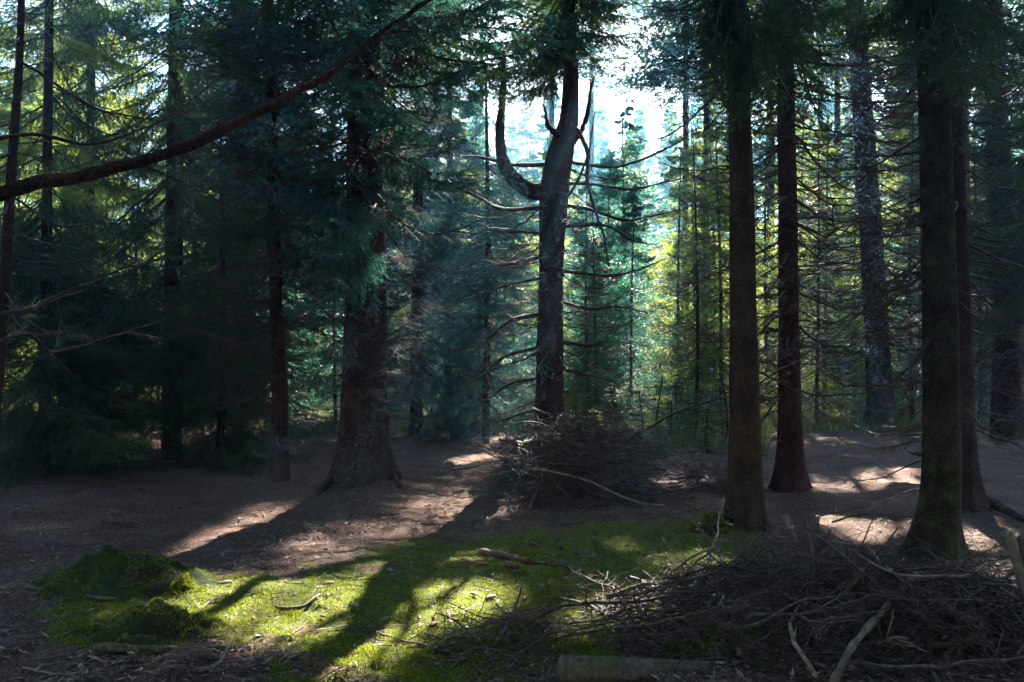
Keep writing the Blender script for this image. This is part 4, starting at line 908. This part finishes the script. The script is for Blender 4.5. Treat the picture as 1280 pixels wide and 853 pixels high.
for k in range(2600):
    U = rng.random(); y = 3.9/(1-U*(1-3.9/14)); x = rng.uniform(-.62, .62)*y; l = rng.uniform(.06, .35); a0 = rng.uniform(0, 2*PI)
    if mossness(np.array(x), np.array(y)) > .5 and rng.random() < .6: continue
    p = sub_pts(np.array((x, y, 0)), np.array((math.cos(a0), math.sin(a0), 0)), l, 5, rng, 0, .12); p[:, 2] = height(p[:, 0], p[:, 1])+.006+rng.random()*.01
    r = rng.uniform(.0015, .005); mb.tube(p, np.linspace(r, r*.5, 5), 3)
tag(link("twig_litter", mb.mesh("twig_litter", [BRUSH])), "short dead twigs strewn over the forest floor", "litter", kind='stuff')
# bark pieces and cones one can make out
CH = {0: [], 1: []}
for k in range(46):
    if k < 30: px, py = R.uniform(250, 760), R.uniform(655, 800)
    else: px, py = R.uniform(760, 1240), R.uniform(600, 690)
    l = R.uniform(.05, .11); p = G(px, py, .012); a0 = R.uniform(0, 2*PI); mb = MB()
    t = np.linspace(-1, 1, 7); mb.tube(np.stack([t*l/2*math.cos(a0), t*l/2*math.sin(a0), .006*(1-t*t)], -1), (l*.2)*np.sqrt(1.02-t*t)*np.array([.8, 1, .9, 1.1, 1, .9, .8]), 6)
    o = link("bark_chip", mb.mesh("bark_chip", [CHUNK if k % 3 else PALEWOOD])); o.location = p; o.scale = (1, 1, .6)
    CH[0 if k < 30 else 1].append((px, py, o))
    tag(o, "small bark chip lying on the moss of the clearing" if k < 30 else "small bark chip lying on the sunlit needles among the right-hand trunks", "bark chip", "bark chips on the moss" if k < 30 else "bark chips among the right-hand trunks")
NEAR = ["nearest", "second nearest", "third nearest", "fourth nearest", "fifth nearest", "sixth nearest", "seventh nearest", "eighth nearest", "ninth nearest", "tenth nearest", "eleventh nearest", "twelfth nearest", "thirteenth nearest", "fourteenth nearest", "fifteenth nearest", "sixteenth nearest", "seventeenth nearest", "eighteenth nearest"]
for c_, l_ in CH.items():
    d_ = {}
    for px, py, o in l_: d_.setdefault(interval(px), []).append((-py, o))
    for key, q_ in d_.items():
        q_.sort(key=lambda z_: z_[0])
        for i, (_, o) in enumerate(q_): o['label'] = "bark chip on the %s, %s between %s" % ("moss" if c_ == 0 else "needles", NEAR[min(i, 17)], key)
# grass in the far clearing
m, n, out = new_mat("grass_mat"); geo = n.nodes.new("ShaderNodeNewGeometry")
c1 = ramp(n, geo.outputs["Random Per Island"], [(0, (.07, .12, .03)), (.6, (.14, .20, .05)), (1, (.26, .27, .11))])
t = n.nodes.new("ShaderNodeBsdfTranslucent"); n.links.new(c1, t.inputs[0]); mx = n.nodes.new("ShaderNodeMixShader"); mx.inputs[0].default_value = .5
n.links.new(pbsdf(n, c1, .6, .3), mx.inputs[1]); n.links.new(t.outputs[0], mx.inputs[2]); n.links.new(mx.outputs[0], out.inputs[0]); GRASS = m
N = 90000; Y = rng.uniform(13.2, 26, N); X = rng.uniform(-.6, .6, N)*Y
px, py = pix(X, Y, 0)
k = (((px > 730) & (px < 960)) | ((px > 80) & (px < 190) & (Y < 16)) | (Y > 17)) & (fbm(X*1.5, Y*1.5, 5, 3) > .42); X, Y = X[k], Y[k]
V = blades(rng, X, Y, height(X, Y), .26, .012, .35); mb = MB(); mb.add(V.reshape(-1, 3), np.arange(len(V)*3).reshape(-1, 3), 0, False)
tag(link("grass", mb.mesh("grass", [GRASS])), "pale green grass growing in the sunny opening beyond the heap", "grass", kind='stuff')
# seedling spruces in the opening
SD = [crown_proto(430+i, 1.0, .02, .45, 40, 60, .035, .010, (N_TEAL, N_LIT)[i], .1, .1) for i in range(2)]
SP = pole_mesh(1.0, .006, BARK_RED)
SDL = []
for k, (px, D, sc) in enumerate(((800, 15.5, .9), (835, 15, .75), (870, 14.8, .9), (885, 13.8, .8), (850, 16.5, 1.1), (770, 16.5, 1), (905, 15.5, 1.2), (130, 14.5, .5), (820, 17, 1.1), (745, 15.5, .6))):
    x = (px-640)/FPX*D; t = thing("spruce_seedling", "knee-high pale spruce seedling in the sunny opening behind the central heap" if k != 7 else "lone low seedling in the lit spot at far left", "seedling", (x, D, float(height(x, D))), "seedlings in the sunny opening" if k != 7 else None)
    if k != 7: SDL.append((px, t))
    link("stem", SP, t); link("foliage", SD[k % 2], t); t.scale = (sc,)*3; t.rotation_euler.z = k
for i, (px, t) in enumerate(sorted(SDL, key=lambda q: q[0])): t['label'] = "knee-high spruce seedling, %s of those in the sunny opening" % ORD[i]
# broad-leaved seedlings on the moss
m, n, out = new_mat("leaf_mat"); b = pbsdf(n, (.02, .085, .06), .6, .2); t = n.nodes.new("ShaderNodeBsdfTranslucent"); t.inputs[0].default_value = (.02, .10, .04, 1)
mx = n.nodes.new("ShaderNodeMixShader"); mx.inputs[0].default_value = .3; n.links.new(b, mx.inputs[1]); n.links.new(t.outputs[0], mx.inputs[2]); n.links.new(mx.outputs[0], out.inputs[0]); LEAF = m
def leaf_me(l):
    mb = MB(); t = np.linspace(0, 1, 7); w_ = l*.36*np.sin(t*PI)**.7+.0006; z = .12*l*np.sin(t*PI)
    V = np.concatenate([np.stack([t*l, -w_, z+.02*l], -1), np.stack([t*l, 0*t, z-.03*l], -1), np.stack([t*l, w_, z+.02*l], -1)]); F = []
    for r0 in (0, 7):
        for j in range(6): a_ = r0+j; F += [(a_, a_+1, a_+8), (a_, a_+8, a_+7)]
    mb.add(V, F); return mb.mesh("leaf", [LEAF])
LM = leaf_me(.042); SM_ = MB(); SM_.tube(np.array([(0, 0, -.01), (.002, 0, .02), (0, .002, .05)]), (.0015, .0012, .001), 4); SM_ = SM_.mesh("stem", [LIVEWOOD])
seeds = ((694, 686), (745, 683), (785, 694), (700, 706), (707, 726), (718, 732), (722, 710), (738, 716), (752, 716), (765, 710), (770, 718), (728, 724), (185, 718), (745, 690))
for k, (px, py) in enumerate(seeds):
    p = G(px, py, .012)
    t = thing("leafy_seedling", "lone green seedling on the shaded face of the large moss mound" if k == 12 else "small blue-green broad-leaved seedling growing in the moss near the clearing's middle", "seedling", p+Vector((0, 0, .16 if k == 12 else 0)), None if k == 12 else "broad-leaved seedlings on the moss")
    t["px"] = px
    link("stem", SM_, t)
    for j in range(R.randint(3, 5)):
        o = link("leaf", LM, t); o.location = (0, 0, .03+.005*j); o.rotation_euler = (R.uniform(-.3, .3), R.uniform(-.5, .1), j*2.1+R.uniform(-.4, .4)); s_ = R.uniform(.8, 1.3); o.scale = (s_,)*3

for i, t in enumerate(sorted([o for o in COL.objects if "px" in o and o.get("group")], key=lambda o: o["px"])): t['label'] = "small blue-green leafy seedling, %s of those on the moss" % ORD[i]
for o in COL.objects:
    if "px" in o: del o["px"]
# ------------------------------------------------------------------ haze
mb = MB(); x0, x1, y0, y1, z0, z1 = -152, 152, -62, 150, -1.6, 27.5
V = [(x, y, z) for z in (z0, z1) for y in (y0, y1) for x in (x0, x1)]
mb.add(V, [(0, 2, 3), (0, 3, 1), (4, 5, 7), (4, 7, 6), (0, 1, 5), (0, 5, 4), (2, 6, 7), (2, 7, 3), (0, 4, 6), (0, 6, 2), (1, 3, 7), (1, 7, 5)], 0, False)
m, n, out = new_mat("haze_mat"); pv = n.nodes.new("ShaderNodeVolumePrincipled"); pv.inputs["Color"].default_value = (.24, .62, 1, 1); pv.inputs["Density"].default_value = HAZE
pv.inputs["Anisotropy"].default_value = .65
n.links.new(pv.outputs[0], out.inputs["Volume"])
tag(link("haze", mb.mesh("haze", [m])), "thin blue haze hanging between the trees", "haze", kind='stuff')

print("TRIS", sum(len(m.polygons) for m in bpy.data.meshes))
